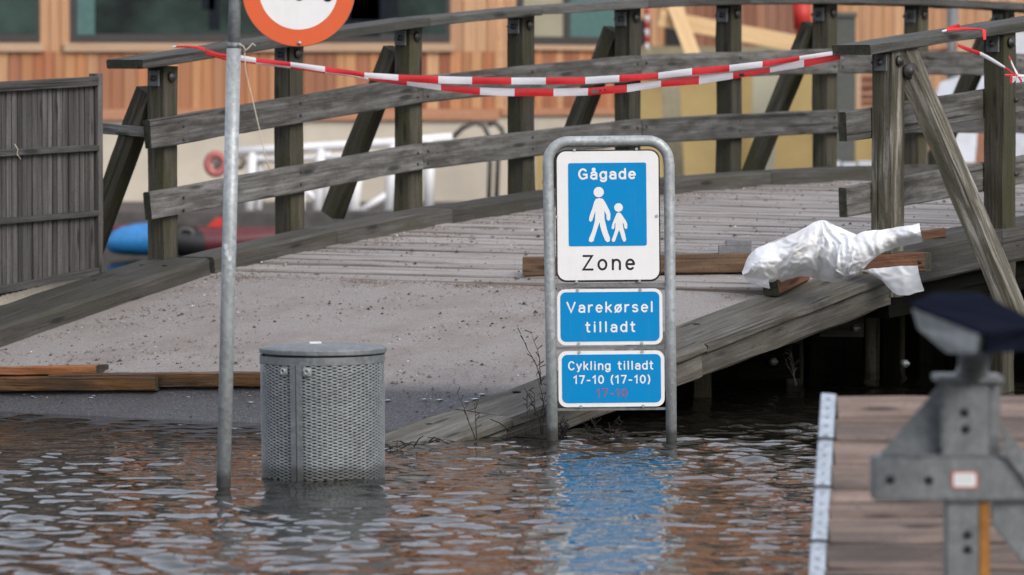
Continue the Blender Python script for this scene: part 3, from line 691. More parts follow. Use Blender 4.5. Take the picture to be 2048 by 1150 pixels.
flat('blue_field', R(1123, 1321, 583, 682, 11), YF - .0015, M['sblue'], p2)
textmesh('Varekørsel', 1135, 1310, 602, 624.5, YF - .002, M['swhite'], p2, .15, .3)
textmesh('tilladt', 1172, 1274, 641.5, 664, YF - .002, M['swhite'], p2, .15, .33)
p3 = prism('cycling_plate', R(1118, 1330, 701, 813, 16), YF, .014, M['swhite'], zone); WM[p3.name] = Wz
flat('blue_field', R(1125, 1323, 708, 805, 11), YF - .0015, M['sblue'], p3)
textmesh('Cykling tilladt', 1137, 1309, 721, 739.5, YF - .002, M['swhite'], p3, .15, .27)
textmesh('17-10 (17-10)', 1147, 1302, 749.5, 767, YF - .002, M['swhite'], p3, .16, .24)
textmesh('17-10', 1193, 1256, 777, 793.5, YF - .002, M['sred'], p3, .14, .26)
for px_, py_ in ((1154, 299), (1278, 298), (1117, 432), (1317, 432), (1156, 562), (1282, 562), (1158, 579), (1283, 579), (1159, 686), (1285, 686), (1160, 703), (1286, 703), (1162, 812), (1287, 812)):
    V, F = tubemesh([LP(px_, py_, YF - .001), LP(px_, py_, YF - .007)], [.008, .006], 10); mkobj('clamp_screw', V, F, M['boltpale'], zone, Wz)

# ------------------------------------------------------------------ mesh litter bin
BC = atz(641, 960, 0); BC.y += .22; BC.z = 0; BC = Vector((at(647, 900, BC.y).x, BC.y, 0))
bs_ = (at(741, 800, BC.y).x - at(641, 800, BC.y).x) / 100
binr = empty('litter_bin', BC, 'round grey mesh litter bin standing in flood water next to the pole', 'litter bin', rot=Matrix.Rotation(math.radians(-.5), 4, 'Y') @ Matrix.Rotation(math.radians(.6), 4, 'X'))
Wb = WM[binr.name]
def bz(py): return (at(641, py, BC.y - .0).z)
def lathe(name, prof, mat, n=64, parent=binr, M_=None):
    V, F = [], []
    for r, z in prof:
        for i in range(n): a = 2 * math.pi * i / n; V.append((r * math.cos(a), r * math.sin(a), z))
    for i in range(len(prof) - 1):
        for j in range(n): k = (j + 1) % n; F.append((i * n + j, i * n + k, (i + 1) * n + k, (i + 1) * n + j))
    o = mkobj(name, V, F, mat, parent, M_ or Wb); return shade_auto(o, 30)
RB = 122.5 * bs_; ztop = bz(722)
def rad(z): return RB * (1 + .012 * (z / ztop))
P_ = .0072; nc = 37; rows = int((ztop + .22) / P_); V, F = [], []
for r in range(rows):
    zc = ztop - .004 - r * P_; sgn = 1 if r % 2 else -1; b0 = len(V); nseg = nc * 8
    for i in range(nseg):
        a = 2 * math.pi * i / nseg
        off = sgn * (P_ * .37) * (.8, 1, .8, 0, -.8, -1, -.8, 0)[i % 8]
        z = zc + off; R0 = rad(z); hw = .0031
        V.append(((R0 - .0008) * math.cos(a), (R0 - .0008) * math.sin(a), z + hw)); V.append(((R0 + .001) * math.cos(a), (R0 + .001) * math.sin(a), z + hw * .1)); V.append(((R0 - .0004) * math.cos(a), (R0 - .0004) * math.sin(a), z - hw))
    for i in range(nseg):
        k = (i + 1) % nseg
        F.append((b0 + i * 3, b0 + i * 3 + 1, b0 + k * 3 + 1, b0 + k * 3)); F.append((b0 + i * 3 + 1, b0 + i * 3 + 2, b0 + k * 3 + 2, b0 + k * 3 + 1))
tag(mkobj('mesh_body', V, F, M['binmesh'], binr, Wb), kind='stuff')
lathe('liner', [(RB * .93, -.2), (RB * .93, ztop)], M['black'])
lathe('top_band', [(RB * .985, bz(723)), (RB * 1.022, bz(723)), (RB * 1.022, bz(708)), (RB * .985, bz(708))], M['galvdull'])
lathe('lid', [(RB * .9, bz(705)), (RB * 1.03, bz(704.5)), (RB * 1.04, bz(703)), (RB * 1.04, bz(696)), (RB * 1.03, bz(694)), (RB * .97, bz(692)), (RB * .62, bz(688.5)), (RB * .35, bz(686.5)), (0.001, bz(686))], M['galvdull'], M_=Wb @ Matrix.Rotation(math.radians(.35), 4, 'Y'))
lathe('neck_gap', [(RB * .93, bz(712)), (RB * .93, bz(704))], M['black'])
def onbin(px, z, ro=0.):
    x = (px - 641) * bs_; R0 = rad(z) + ro; return Vector((x, -math.sqrt(max(1e-6, R0 * R0 - x * x)), z))
for x0, x1 in ((581, 592), (593.5, 606)):
    cs = [onbin(x0, 0, .004), onbin(x1, 0, .004), onbin(x1, 0, .012), onbin(x0, 0, .012)]
    V = []
    for z in (-.25, ztop + .0):
        s = rad(z) / rad(0)
        for c in cs: V.append((c.x * s, c.y * s, z))
    o = mkobj('seam_strip', V, [(0, 1, 2, 3), (7, 6, 5, 4), (0, 4, 5, 1), (1, 5, 6, 2), (2, 6, 7, 3), (3, 7, 4, 0)], M['galvdull'], binr, Wb)
for px_, py_, s in ((570, 735, 15), (616, 735, 17)):
    c = onbin(px_, bz(py_), .006); nrm = Vector((c.x, c.y, 0)).normalized(); tx = Vector((-nrm.y, nrm.x, 0))
    q2 = rrect(-s / 2 * bs_, s / 2 * bs_, -s / 2 * bs_, s / 2 * bs_, 4 * bs_, 4); V = [c + tx * x + Vector((0, 0, z)) + nrm * o_ for o_ in (.008, 0) for x, z in q2]; nq = len(q2)
    lk = mkobj('lock_plate', V, [tuple(range(nq)), tuple(range(2 * nq - 1, nq - 1, -1))] + [(i, i + nq, (i + 1) % nq + nq, (i + 1) % nq) for i in range(nq)], M['galv'], binr, Wb)
    V, F = tubemesh([c + nrm * .012 + tx * .011 * math.cos(a) + Vector((0, 0, .011 * math.sin(a))) for a in np.linspace(0, 6.283, 16)[:-1]], .0035, 6, False, True)
    mkobj('ring', V, F, M['boltpale'], lk, Wb, True)
label_ = rrect(-.026, .026, -.02, .02, .004, 3)
mkobj('sticker', [(x - .03, y, bz(683.5)) for x, y in label_] + [(x - .03, y, bz(686.5)) for x, y in label_], [tuple(range(len(label_)))] + [(i, i + len(label_), (i + 1) % len(label_) + len(label_), (i + 1) % len(label_)) for i in range(len(label_))], M['white'], binr, Wb)

# ------------------------------------------------------------------ barrier tape
tape = empty('barrier_tape', B(.2, .1, zk(0) + 1.15), 'red and white barrier tape strung across the bridge entrance between handrails', 'tape')
def tdepth(px): return 29.7 + (27.85 - 29.7) * (px - 400) / 1300.0
def strip(name, path, bounds, first_red, depth, off=0., parent=None, sag=.004):
    """path: (x, ytop, ybottom) in photo pixels; bounds: where the colour changes"""
    xs = [p[0] for p in path]; A = np.array(path, float); V, F, fm = [], [], []
    allx = sorted(set(list(np.arange(xs[0], xs[-1], 12.0)) + [b for b in bounds if xs[0] < b < xs[-1]] + [xs[-1]]))
    for x in allx:
        yt = np.interp(x, A[:, 0], A[:, 1]); yb = np.interp(x, A[:, 0], A[:, 2]); Y_ = depth(x) + off
        wv = .006 * math.sin(x * .05 + off * 50)
        V += [at(x, yt, Y_ + wv), at(x, (yt * .5 + yb * .5), Y_ - .006 + wv), at(x, yb, Y_ + wv * .3)]
    for i in range(len(allx) - 1):
        xm = (allx[i] + allx[i + 1]) / 2; n_ = sum(1 for b in bounds if b < xm); red = (n_ % 2 == 0) == first_red
        for r_ in range(2): F.append((i * 3 + r_, i * 3 + r_ + 1, (i + 1) * 3 + r_ + 1, (i + 1) * 3 + r_)); fm.append(0 if red else 1)
    return local(name, V, F, [M['tapered'], M['tapewhite']], parent or tape, True, fm)
strip('tape_strand', [(412, 98, 106), (440, 107, 114), (470, 109, 118), (485, 111, 122), (520, 117, 126), (581, 124, 133), (650, 133, 144), (700, 140, 150), (728, 145, 155), (797, 149, 161), (877, 152, 167), (944, 154, 168.5), (1023, 155, 169), (1092, 155, 169), (1170, 154, 168), (1238, 150, 164), (1317, 145, 157.5), (1384, 136, 150), (1459, 130, 143), (1525, 122, 134), (1599, 112, 121), (1666, 102, 110), (1722, 96, 100)],
      [458, 512, 581, 650, 728.7, 796.6, 876.6, 944, 1022.7, 1091.6, 1170.6, 1238.5, 1316.7, 1384, 1459, 1525, 1599, 1666], True, tdepth)
strip('tape_strand', [(412, 107, 110), (450, 116, 120), (485, 121, 125), (581, 132, 137), (650, 143, 147), (700, 150, 153), (737, 156, 160), (814, 163, 171), (882, 169, 181), (960, 175, 190), (1029, 177, 192.5), (1107, 177, 192.5), (1176, 176, 191), (1254, 169, 184.5), (1322, 161, 174), (1398, 151.5, 168.5), (1466, 145, 158), (1540, 135, 145), (1608, 119, 134), (1690, 106, 117)],
      [512, 581, 650, 737, 814, 882, 960, 1029, 1107, 1176, 1254, 1322, 1398, 1466, 1540, 1608, 1681], True, tdepth, .03)
# knot round the left handrail
lt_ = zk(.3) + 1.137
strip('tape_loop', [(345, 92, 96), (365, 90.5, 95), (398, 92, 97), (410, 96, 104)], [352], False, lambda x: 29.72 - (x - 345) * .001)
# print on the tape
for x0, y0, w_, h_ in ((1183, 180, 14, 6), (1199, 179, 3, 3), (1208, 178, 4, 3), (1478, 147, 10, 6), (1481, 149, 5, 3)):
    Yv = tdepth(x0) - .012; local('print_mark', [at(x0, y0, Yv), at(x0 + w_, y0, Yv), at(x0 + w_, y0 + h_, Yv), at(x0, y0 + h_, Yv)], [(0, 1, 2, 3)], M['sblack'] if w_ < 11 else M['cabinet'], tape)
rt_ = empty('tape_knot', at(1920, 60, 28.3), 'loose red and white tape knotted round the right handrail', 'tape')
dk = lambda x: 28.15 + (x - 1880) * .002
strip('tape_loop', [(1884, 61, 64), (1900, 56, 62), (1930, 54, 60), (1958, 57, 60.5), (1966, 58, 62)], [1893], False, lambda x: 28.32, 0, rt_)
strip('tape_bunch', [(1893, 56, 62), (1902, 52, 58), (1908, 48, 58), (1914, 46, 56), (1920, 49, 55)], [], True, lambda x: 28.33 + .02 * math.sin(x), 0, rt_)
local('tape_loop', [at(1964, 57, 28.05), at(1972, 60, 28.05), at(1972, 79, 28.0), at(1967, 80, 28.0)], [(0, 1, 2, 3)], M['tapered'], rt_)
strip('tape_tail', [(1915, 87, 93), (1935, 94, 103), (1960, 103, 111), (1980, 113, 122), (2000, 126, 133), (2012, 134, 138), (2030, 148, 152)], [1960, 2010], True, lambda x: 28.12 - (x - 1915) * .0015, 0, rt_)
strip('tape_tail', [(2018, 110, 116), (2026, 128, 136), (2034, 143, 152), (2044, 160, 168)], [2022, 2036], True, lambda x: 28.1, 0, rt_)
strip('tape_tail', [(2010, 148, 152), (2030, 148, 152), (2060, 150, 156)], [2035], True, lambda x: 28.06, 0, rt_)
strip('tape_tail', [(2020, 152, 166), (2026, 150, 166), (2032, 150, 160)], [2025], True, lambda x: 28.09, 0, rt_)

# ------------------------------------------------------------------ planks, block and plastic sheet on the deck
def lay(name, a, b, w, h, mat, label, cat, raise_=0., group=None, up=(0, 0, 1)):
    p0, p1 = Vector(a), Vector(b); e = beam(name, p0 + Vector((0, 0, h / 2 + raise_)), p1 + Vector((0, 0, h / 2 + raise_)), w, h, mat, None, up, ch=.006, jit=.002, seg=.12, ends=M['endgrain']); return tag(e, label, cat, group)
a = ramphit(1046, 553); b = ramphit(1518, 545); a += Vector((.02, .02, 0))
lay('plank', a, b, .15, .105, M['brown'], 'long brown plank lying across the deck behind the zone sign', 'plank', .004)
c = ramphit(1440, 552) + Vector((.02, .12, 0))
blk = empty('concrete_block', c + Vector((.06, .1, .11)), 'small grey concrete block resting on the long brown plank', 'block')
for (x0, x1, z0, z1) in ((1437, 1503, 0, .057), (1452, 1503, .058, .082)):
    p_ = at((x0 + x1) / 2, 490, c.y); w_ = (x1 - x0) / 370.0
    boxw('block', p_.x - w_ / 2, p_.x + w_ / 2, c.y - .05, c.y + .09, c.z + .108 + z0, c.z + .108 + z1, M['stone'], blk)
t1, z1 = .05, kr(.05); 
lay('plank', B(.30, 4.10, kr(.30)), B(.68, 4.04, kr(.68) + .005), .09, .10, M['redbrown'], 'short red brown offcut lying on the kerb under the plastic', 'plank', .002)
p0 = at(1725, 510, 27.7); p1 = at(1856, 507, 27.6)
kz = kr(.75)
lay('plank', Vector((p0.x + .02, p0.y + .06, kz + .03)), Vector((p1.x, p1.y, kz + .05)), .10, .10, M['redbrown'], 'orange brown timber poking out of the plastic at its right end', 'plank', .0)
ek = tube('tmp', [Vector((p1.x - .09, p1.y - .056, kz + .095)), Vector((p1.x - .09, p1.y - .054, kz + .095))], .012, M['black']); ek.name = 'knot_hole'
place(ek, Matrix.Translation(Vector((p1.x - .05, p1.y - .058, kz + .1))), bpy.data.objects['plank.002'])
q0 = at(1838, 478, 28.6); q1 = at(1890, 470, 28.6)
lay('plank', Vector((q0.x, q0.y, q0.z)), Vector((q1.x, q1.y, q1.z)), .09, .05, M['redbrown'], 'dark red timber offcut behind the right end of the plastic', 'plank', -.01)
# plastic
sh = empty('plastic_sheet', at(1610, 545, 27.6), 'crumpled white plastic sheeting heaped over timber on the deck edge', 'plastic sheet')
def blob(name, cpx, cpy, Yc, rx, ry, rz, seed, amp, tilt=0.):
    bm = bmesh.new(); bmesh.ops.create_icosphere(bm, subdivisions=6, radius=1); c = at(cpx, cpy, Yc)
    for v in bm.verts:
        d = v.co.copy()
        s = 1.0; q_ = Vector((d.x * 1.3 + seed, d.y * 1.6, d.z * 1.6))
        w1 = mnoise.noise(q_ * 1.1) ; rid = 1 - abs(mnoise.noise(q_ * 1.9 + Vector((w1, 0, w1)) * 1.2)) * 2; rid2 = 1 - abs(mnoise.noise(q_ * 4.3 + Vector((0, w1 * 2, 5)))) * 2
        rid3 = 1 - abs(mnoise.noise(q_ * 9 + Vector((3, w1 * 2, 5)))) * 2
        s += amp * (.5 * w1 + .42 * (rid - .5) + .22 * (rid2 - .5) + .08 * (rid3 - .5))
        v.co = Vector((d.x * rx * s, d.y * ry * s, (d.z * rz * s if d.z > 0 else d.z * rz * .75 * s) + d.x * tilt))
    me = bpy.data.meshes.new(name); bm.to_mesh(me); bm.free(); me.materials.append(M['plastic']); me.polygons.foreach_set('use_smooth', [True] * len(me.polygons))
    o = bpy.data.objects.new(name, me); COL.objects.link(o); place(o, Matrix.Translation(c), sh); return o
def cr(P, f):
    q_ = f * (len(P) - 1); i = min(int(q_), len(P) - 2); u = q_ - i
    p0, p1, p2, p3 = P[max(0, i - 1)], P[i], P[i + 1], P[min(len(P) - 1, i + 2)]
    return .5 * (2 * p1 + (p2 - p0) * u + (2 * p0 - 5 * p1 + 4 * p2 - p3) * u * u + (3 * p1 - p0 - 3 * p2 + p3) * u ** 3)
def drape(name, A_, B_, Y0, Y1, bulge, peak, seed, amp=.03, nu=90, nv=44, stretch=4.):
    """a sheet of film hung between two edges, bulging forward, with folds running out from a peak"""
    A_ = np.array(A_, float); B_ = np.array(B_, float); V, F = [], []
    for i in range(nu + 1):
        f = i / nu; a_, b_ = cr(A_, f), cr(B_, f)
        for j in range(nv + 1):
            g = j / nv; x, y = a_ + (b_ - a_) * g
            th = math.atan2(y - peak[1] + 8, x - peak[0]); r_ = math.hypot(x - peak[0], y - peak[1]) / 60.
            w0 = mnoise.noise(Vector((x * .02 + seed, y * .02, 1))); q1 = Vector((th * stretch * .55 + w0 * 1.1 + seed, r_ * .7, seed)); q2 = Vector((th * stretch * 1.5 + w0 * 2, r_ * 1.6, seed + 4)); q3 = Vector((x * .055, y * .07 + w0 * 2, seed))
            fold = (1 - abs(mnoise.noise(q1)) * 2.4) * .6 + (1 - abs(mnoise.noise(q2)) * 2.4) * .28 + (1 - abs(mnoise.noise(q3)) * 2.4) * .1 + (1 - abs(mnoise.noise(Vector((x * .1 + w0 * 3, y * .12, seed + 9)))) * 2.4) * .09
            Yv = Y0 + (Y1 - Y0) * f - bulge * math.sin(math.pi * min(1, max(0, .12 + g * .8))) ** .8 - amp * fold
            V.append(at(x + 2.0 * mnoise.noise(Vector((y * .05, f * 6, seed))), y + 2.0 * mnoise.noise(Vector((x * .06, g * 3, seed))), Yv))
    for i in range(nu):
        for j in range(nv): k = i * (nv + 1) + j; F.append((k, k + 1, k + nv + 2, k + nv + 1))
    return local(name, V, F, M['plastic'], sh, True)
drape('sheet_heap', [(1484, 544), (1497, 513), (1520, 493), (1556, 482), (1596, 462), (1640, 440), (1667, 449), (1692, 460), (1722, 474)], [(1489, 553), (1510, 563), (1538, 570), (1575, 560), (1606, 552), (1640, 560), (1670, 564), (1694, 556), (1716, 545)], 27.75, 27.35, .24, (1640, 441), 3.1, .058)
drape('sheet_back', [(1487, 541), (1522, 494), (1596, 464), (1640, 442), (1692, 462), (1716, 477)], [(1500, 545), (1530, 530), (1590, 520), (1640, 515), (1690, 520), (1712, 530)], 28.0, 27.8, -.12, (1640, 441), 5.1, .03, 40, 20)
drape('sheet_fold', [(1676, 492), (1702, 476), (1730, 463), (1768, 459), (1806, 452), (1838, 447)], [(1672, 556), (1704, 552), (1724, 541), (1754, 512), (1800, 493), (1847, 484)], 27.2, 27.05, .12, (1690, 560), 7.7, .045, 70, 30, 3.)
drape('sheet_skirt', [(1486, 545), (1500, 548), (1520, 552), (1536, 553)], [(1484, 553), (1498, 563), (1518, 572), (1540, 577)], 27.62, 27.45, .02, (1500, 540), 4.4, .012, 24, 12, 3.)
drape('sheet_flap', [(1702, 542), (1740, 538), (1790, 533), (1834, 531)], [(1736, 541), (1764, 562), (1800, 591), (1848, 581)], 27.15, 26.9, .02, (1720, 520), 12.2, .016, 40, 20, 3.)

# wet planks on the ramp at the left
def wetp(name, x0, y0, x1, y1, h, w, mat, label):
    a_ = ramphit(x0, y0); b_ = ramphit(x1, y1); lay(name, a_, b_, w, h, mat, label, 'plank', .0, 'wet planks lying on the ramp')
def rp(px, py): return ramphit(px, py)
wetp('wet_plank', -60, 752, 205, 746, .045, .12, M['wetorange'], 'reddest and shortest wet plank, furthest from the water')
wetp('wet_plank', 110, 776, 560, 771, .075, .12, M['wetplank'], 'long wet plank running behind the pole towards the bin')
wetp('wet_plank', -60, 781, 322, 780, .072, .12, M['wetplank'], 'dark wet plank lying nearest the water at the left edge')

# ------------------------------------------------------------------ loose grit, shells and bits
def scatter(name, n, region, smin, smax, mat, seed, dark=False):
    rr = random.Random(seed); V, F = [], []
    for _ in range(n):
        tt_, w_ = region(rr)
        on = tt_ > SK * (w_ - .35) / 3.65
        z = zdeck(tt_, w_) if on else float(rampz(tt_, w_))
        s = smin + (smax - smin) * rr.random() ** 3; c = B(tt_, w_, z + s * .25); b0 = len(V)
        for q_ in range(5): an = q_ * 1.257 + rr.random(); V.append(c + Vector((math.cos(an) * s * rr.uniform(.6, 1.3), math.sin(an) * s * rr.uniform(.6, 1.3), -s * .3)))
        V.append(c + Vector((rr.uniform(-.3, .3) * s, rr.uniform(-.3, .3) * s, s * rr.uniform(.3, .7))))
        for q_ in range(5): F.append((b0 + q_, b0 + (q_ + 1) % 5, b0 + 5))
    return tag(local(name, V, F, mat), kind='stuff')
def regA(rr):
    if rr.random() < .55: return rr.uniform(-2.0, 6.5), .37 + abs(rr.gauss(0, .35))
    return rr.uniform(-2.2, 3.2), rr.uniform(.4, 3.95)
def regB(rr): return rr.uniform(-2.4, 5), rr.uniform(.4, 3.95)
M['grit'] = plain('grit_brown', (.2, .155, .125), .9, rand=.3); M['shell'] = plain('grit_pale', (.62, .58, .52), .8); M['bits'] = plain('dark_bits', (.04, .033, .03), .9)
scatter('gravel', 4600, regA, .003, .012, M['grit'], 1); scatter('shell_fragments', 260, regA, .003, .010, M['shell'], 2); scatter('dark_litter', 900, regB, .004, .016, M['bits'], 3)
def regR(rr): return rr.uniform(-2.3, .1), rr.uniform(.38, 3.95)
scatter('gravel', 2600, regR, .002, .009, M['grit'], 21); scatter('shell_fragments', 380, regR, .002, .006, M['shell'], 22); scatter('dark_litter', 900, regR, .002, .009, M['bits'], 23)
def regK(rr): return rr.uniform(-.1, .12) + SK * 0.5, rr.uniform(.4, 3.95)
def regE(rr): 
    w_ = rr.uniform(.4, 3.95); return SK * (w_ - .35) / 3.65 - abs(rr.gauss(0, .05)), w_
scatter('gravel', 1300, regE, .004, .014, M['grit'], 5)

# ------------------------------------------------------------------ weeds and flotsam
def weed(base, h, label, n=5, spread=.12, seed=1, lean=0.):
    rr = random.Random(seed); V, F = [], []
    for i in range(n):
        p = Vector(base) + Vector((rr.uniform(-spread, spread) * .5, rr.uniform(-.03, .03), 0)); hh = h * rr.uniform(.45, 1); P = [p]; d = Vector((rr.gauss(lean, .12), rr.gauss(0, .1), 1))
        for s in range(6): d += Vector((rr.gauss(0, .12), rr.gauss(0, .1), 0)); P.append(P[-1] + d.normalized() * hh / 6)
        a, b = tubemesh(P, [.0032 - .0004 * s for s in range(7)], 5); o = len(V); V += a; F += [tuple(o + q_ for q_ in f) for f in b]
        for s in range(2, 7):
            q_ = P[s]; e = q_ + Vector((rr.choice((-1, 1)) * rr.uniform(.01, .035), rr.uniform(-.02, .02), rr.uniform(.01, .035)))
            a, b = tubemesh([q_, e], [.002, .0032], 4); o = len(V); V += a; F += [tuple(o + x for x in f) for f in b]
    return tag(local('dry_weed', V, F, M['twig']), label, 'weed', 'dry weeds along the right kerb')
weed(at(1086, 770, 25.6), .42, 'tall thin dry weed rising beside the left tube of the zone sign', 2, .03, 3)
weed(at(1076, 868, 25.1), .32, 'dry weed stalks in the water left of the zone sign foot', 6, .14, 4)
weed(at(950, 880, 24.9), .26, 'single dry stalk by the sunken end of the right kerb', 2, .03, 6)
weed(at(1170, 880, 25.3), .1, 'low dark weed tuft between the feet of the zone sign', 16, .4, 8)
weed(at(1590, 770, 27.6), .26, 'dark reddish weed growing against the kerb support post', 3, .06, 12)
def twigs(px, py, label, seed, n=7, L=.12):
    rr = random.Random(seed); c = atz(px, py, .006); V, F = [], []
    for i in range(n):
        p = c + Vector((rr.gauss(0, .035), rr.gauss(0, .04), rr.uniform(0, .015))); d = Vector((rr.uniform(-1, 1), rr.uniform(-.6, .6), rr.uniform(-.1, .35))).normalized()
        a, b = tubemesh([p, p + d * L * .5 + Vector((0, 0, .01)), p + d * L * rr.uniform(.6, 1)], [.0038, .003, .002], 5); o = len(V); V += a; F += [tuple(o + x for x in f) for f in b]
    return tag(local('floating_twigs', V, F, M['twig']), label, 'twigs', 'twigs floating by the kerb')
twigs(800, 897, 'cluster of dark twigs floating at the tip of the sunken kerb', 1, 10, .1); twigs(865, 888, 'bent dark stick standing out of the water by the kerb end', 2, 3, .14)
twigs(1010, 875, 'long dark stick floating along the right kerb', 3, 5, .3); twigs(1230, 878, 'dark twigs floating behind the zone sign', 4, 18, .13)
rr = random.Random(4); V, F = [], []
for _ in range(26):
    px_ = rr.uniform(0, 1060); py_ = (793 + 6 * px_ / 1000 + rr.gauss(0, 5)); p = ramphit(px_, py_); s = .004 + .012 * rr.random() ** 2; b0 = len(V)
    for q_ in range(6): V.append(p + Vector((math.cos(q_ * 1.047) * s * 1.6, math.sin(q_ * 1.047) * s, .004)))
    V.append(p + Vector((0, 0, .005 + s * .15)))
    for q_ in range(6): F.append((b0 + q_, b0 + (q_ + 1) % 6, b0 + 6))
tag(local('foam', V, F, M['foam'], smooth=True), kind='stuff')

# ------------------------------------------------------------------ far building
BY = 58.0; bs58 = FPX / BY
def bx(px, Y=BY): return at(px, 170, Y).x
def bzz(py, Y=BY): return at(1024, py, Y).z
bd = empty('wooden_building', (bx(500), BY, .42), 'cedar clad building with wide dark windows beyond the bridge', 'building')
ZT = 8.4; zs, zt0, zt1 = bzz(85), bzz(217), bzz(240); zw = 2.86
def boards(x0, x1, z0, z1, Y, mat, parent, wmin=.105, wmax=.15, name='cladding_board'):
    x = x0
    while x < x1 - .01:
        w_ = min(random.uniform(wmin, wmax), x1 - x); xc = x + w_ / 2
        beam(name, Vector((xc, Y + random.uniform(-.004, .004), z0)), Vector((xc, Y, z1)), max(.02, w_ - .008), .024, mat, parent, up=(0, -1, 0), ch=.003, jit=0, seg=9); x += w_
W1 = (-9.0, bx(80)); W2 = (bx(140), bx(900)); CX = bx(994)
boards(-6.6, CX, zt0, bzz(103), BY, M['cedar'], bd)                                    # under the windows
boards(W1[1], W2[0], bzz(103), zw, BY, M['cedarpale'], bd); boards(W2[1], CX, bzz(103), zw, BY, M['cedarpale'], bd)
boards(-6.6, CX, zw, ZT, BY, M['cedar'], bd)
boxw('wall', -9.5, CX - .02, BY + .03, BY + 6, .42, ZT, M['trim'], bd)
boards(-9.4, -6.6, zt0, ZT, BY, M['cedar'], bd, .2, .24)
boxw('base_trim', -9.5, CX + .03, BY - .06, BY + .025, zt1, zt0 - .003, M['trim'], bd)
boxw('plinth', -9.5, CX, BY - .0, BY + .029, .42, zt1 - .003, M['plinth'], bd)
boxw('roof_edge', -9.8, CX + .3, BY - .35, BY + 6.3, ZT + .003, ZT + .28, M['frame'], bd)
for (x0, x1) in ((-6.5, W1[1]), W2):
    wn = boxw('window', x0, x1, BY - .006, BY + .02, bzz(84), zw, M['frame'], bd)
    boxw('pane', x0 + .09, x1 - .045, BY - .012, BY - .008, bzz(67), zw - .1, M['glass'], wn)
    boxw('sill', x0 - .06, x1 + .05, BY - .07, BY - .007, bzz(103), bzz(86), M['sill'], wn)
    for xa, xb in (((bx(155), bx(190)),) if x0 > -6 else ()): boxw('blind', xa, xb, BY - .02, BY - .014, bzz(70), zw - .1, M['teal'], wn)
# dark shapes behind the glass: kept in front of the pane plane as furniture silhouettes in the reveal
for xa, xb, ya in ((404, 430, 20), (418, 440, 60), (690, 760, 72), (700, 797, 40)):
    boxw('chair_silhouette', bx(xa), bx(xb), BY - .017, BY - .0135, bzz(ya) - .0, bzz(-20), M['silhouette'], wn)
# right-hand return of the building, turning away from the corner
def RF(f, z, off=0.): return Vector((CX + 1.5 * f, BY + 1.9 * f, z)) + Vector((1.9, -1.5, 0)).normalized() * off
def panelR(name, f0, f1, z0, z1, o0, o1, mat, parent):
    V = [RF(f0, z0, o1), RF(f1, z0, o1), RF(f1, z1, o1), RF(f0, z1, o1), RF(f0, z0, o0), RF(f1, z0, o0), RF(f1, z1, o0), RF(f0, z1, o0)]
    return local(name, V, [(0, 1, 2, 3), (7, 6, 5, 4), (0, 4, 5, 1), (1, 5, 6, 2), (2, 6, 7, 3), (3, 7, 4, 0)], mat, parent)
panelR('return_wall', .0, 1, .42, ZT, -.2, -.03, M['trim'], bd)
f = 0.0
while f < .985:
    g = min(.99, f + random.uniform(.05, .065)); up_ = (bzz(92) if .14 < f else ZT)
    if f > .14: panelR('cladding_board', f + .002, g - .002, 3.203, ZT, -.028, -.004, M['cedar'], bd)
    panelR('cladding_board', f + .002, g - .002, zt0, up_, -.028, -.004, M['cedar' if f > .14 else 'cedarpale'], bd); f = g
panelR('base_trim', 0.02, 1, zt1 + .05, zt0 - .002, -.027, .03, M['trim'], bd)
panelR('plinth', 0, 1, .42, zt1 + .047, -.026, -.02, M['plinth'], bd)
wn = panelR('window', .145, .99, bzz(88), 3.2, -.026, 0, M['frame'], bd); panelR('pane', .2, .5, bzz(72), 3.1, .001, .004, M['mustardgrey'], wn); panelR('pane', .56, .95, bzz(72), 3.1, .001, .004, M['teal'], wn)
panelR('sill', .14, .99, bzz(99), bzz(89), -.003, .05, M['sill'], wn)

# rear wing behind the building yard
RY = 64.0
def rx(px): return at(px, 170, RY).x
def rz2(py): return at(1024, py, RY).z
rw = empty('rear_wing', (rx(1600), RY, .42), 'red brown boarded rear wing behind the yard on the right', 'building')
boards(rx(1235), rx(1372), rz2(92), 2.9, RY, M['cedarpale'], rw); boards(rx(1372), rx(1612), rz2(108), 2.9, RY, M['cedarred'], rw); boards(rx(1612), rx(2130), rz2(230), 2.9, RY, M['cedarpale'], rw)
boards(rx(1100), rx(2300), 2.905, 11.3, RY, M['cedar'], rw, .19, .24)
boxw('wall', rx(1100), 12, RY + .03, RY + 5, .42, 11.3, M['cedarred'], rw); boxw('roof_edge', rx(1100), 12.3, RY - .3, RY + 5, 11.303, 11.55, M['frame'], rw)
boxw('ledge', rx(1235), rx(1595), RY - .3, RY - .02, rz2(112), rz2(93), M['olive'], rw)
for a_, b_, ya, yb in ((1281, 1301, 38, 93), (1331, 1362, 46, 91)):
    wn = boxw('window', rx(a_), rx(b_), RY - .05, RY - .02, rz2(yb), rz2(ya), M['frame'], rw); boxw('pane', rx(a_ + 2), rx(b_ - 2), RY - .056, RY - .052, rz2(yb - 2), rz2(ya + 2), M['black'], wn)
def at2(px, py, Y): return at(px, py, Y)
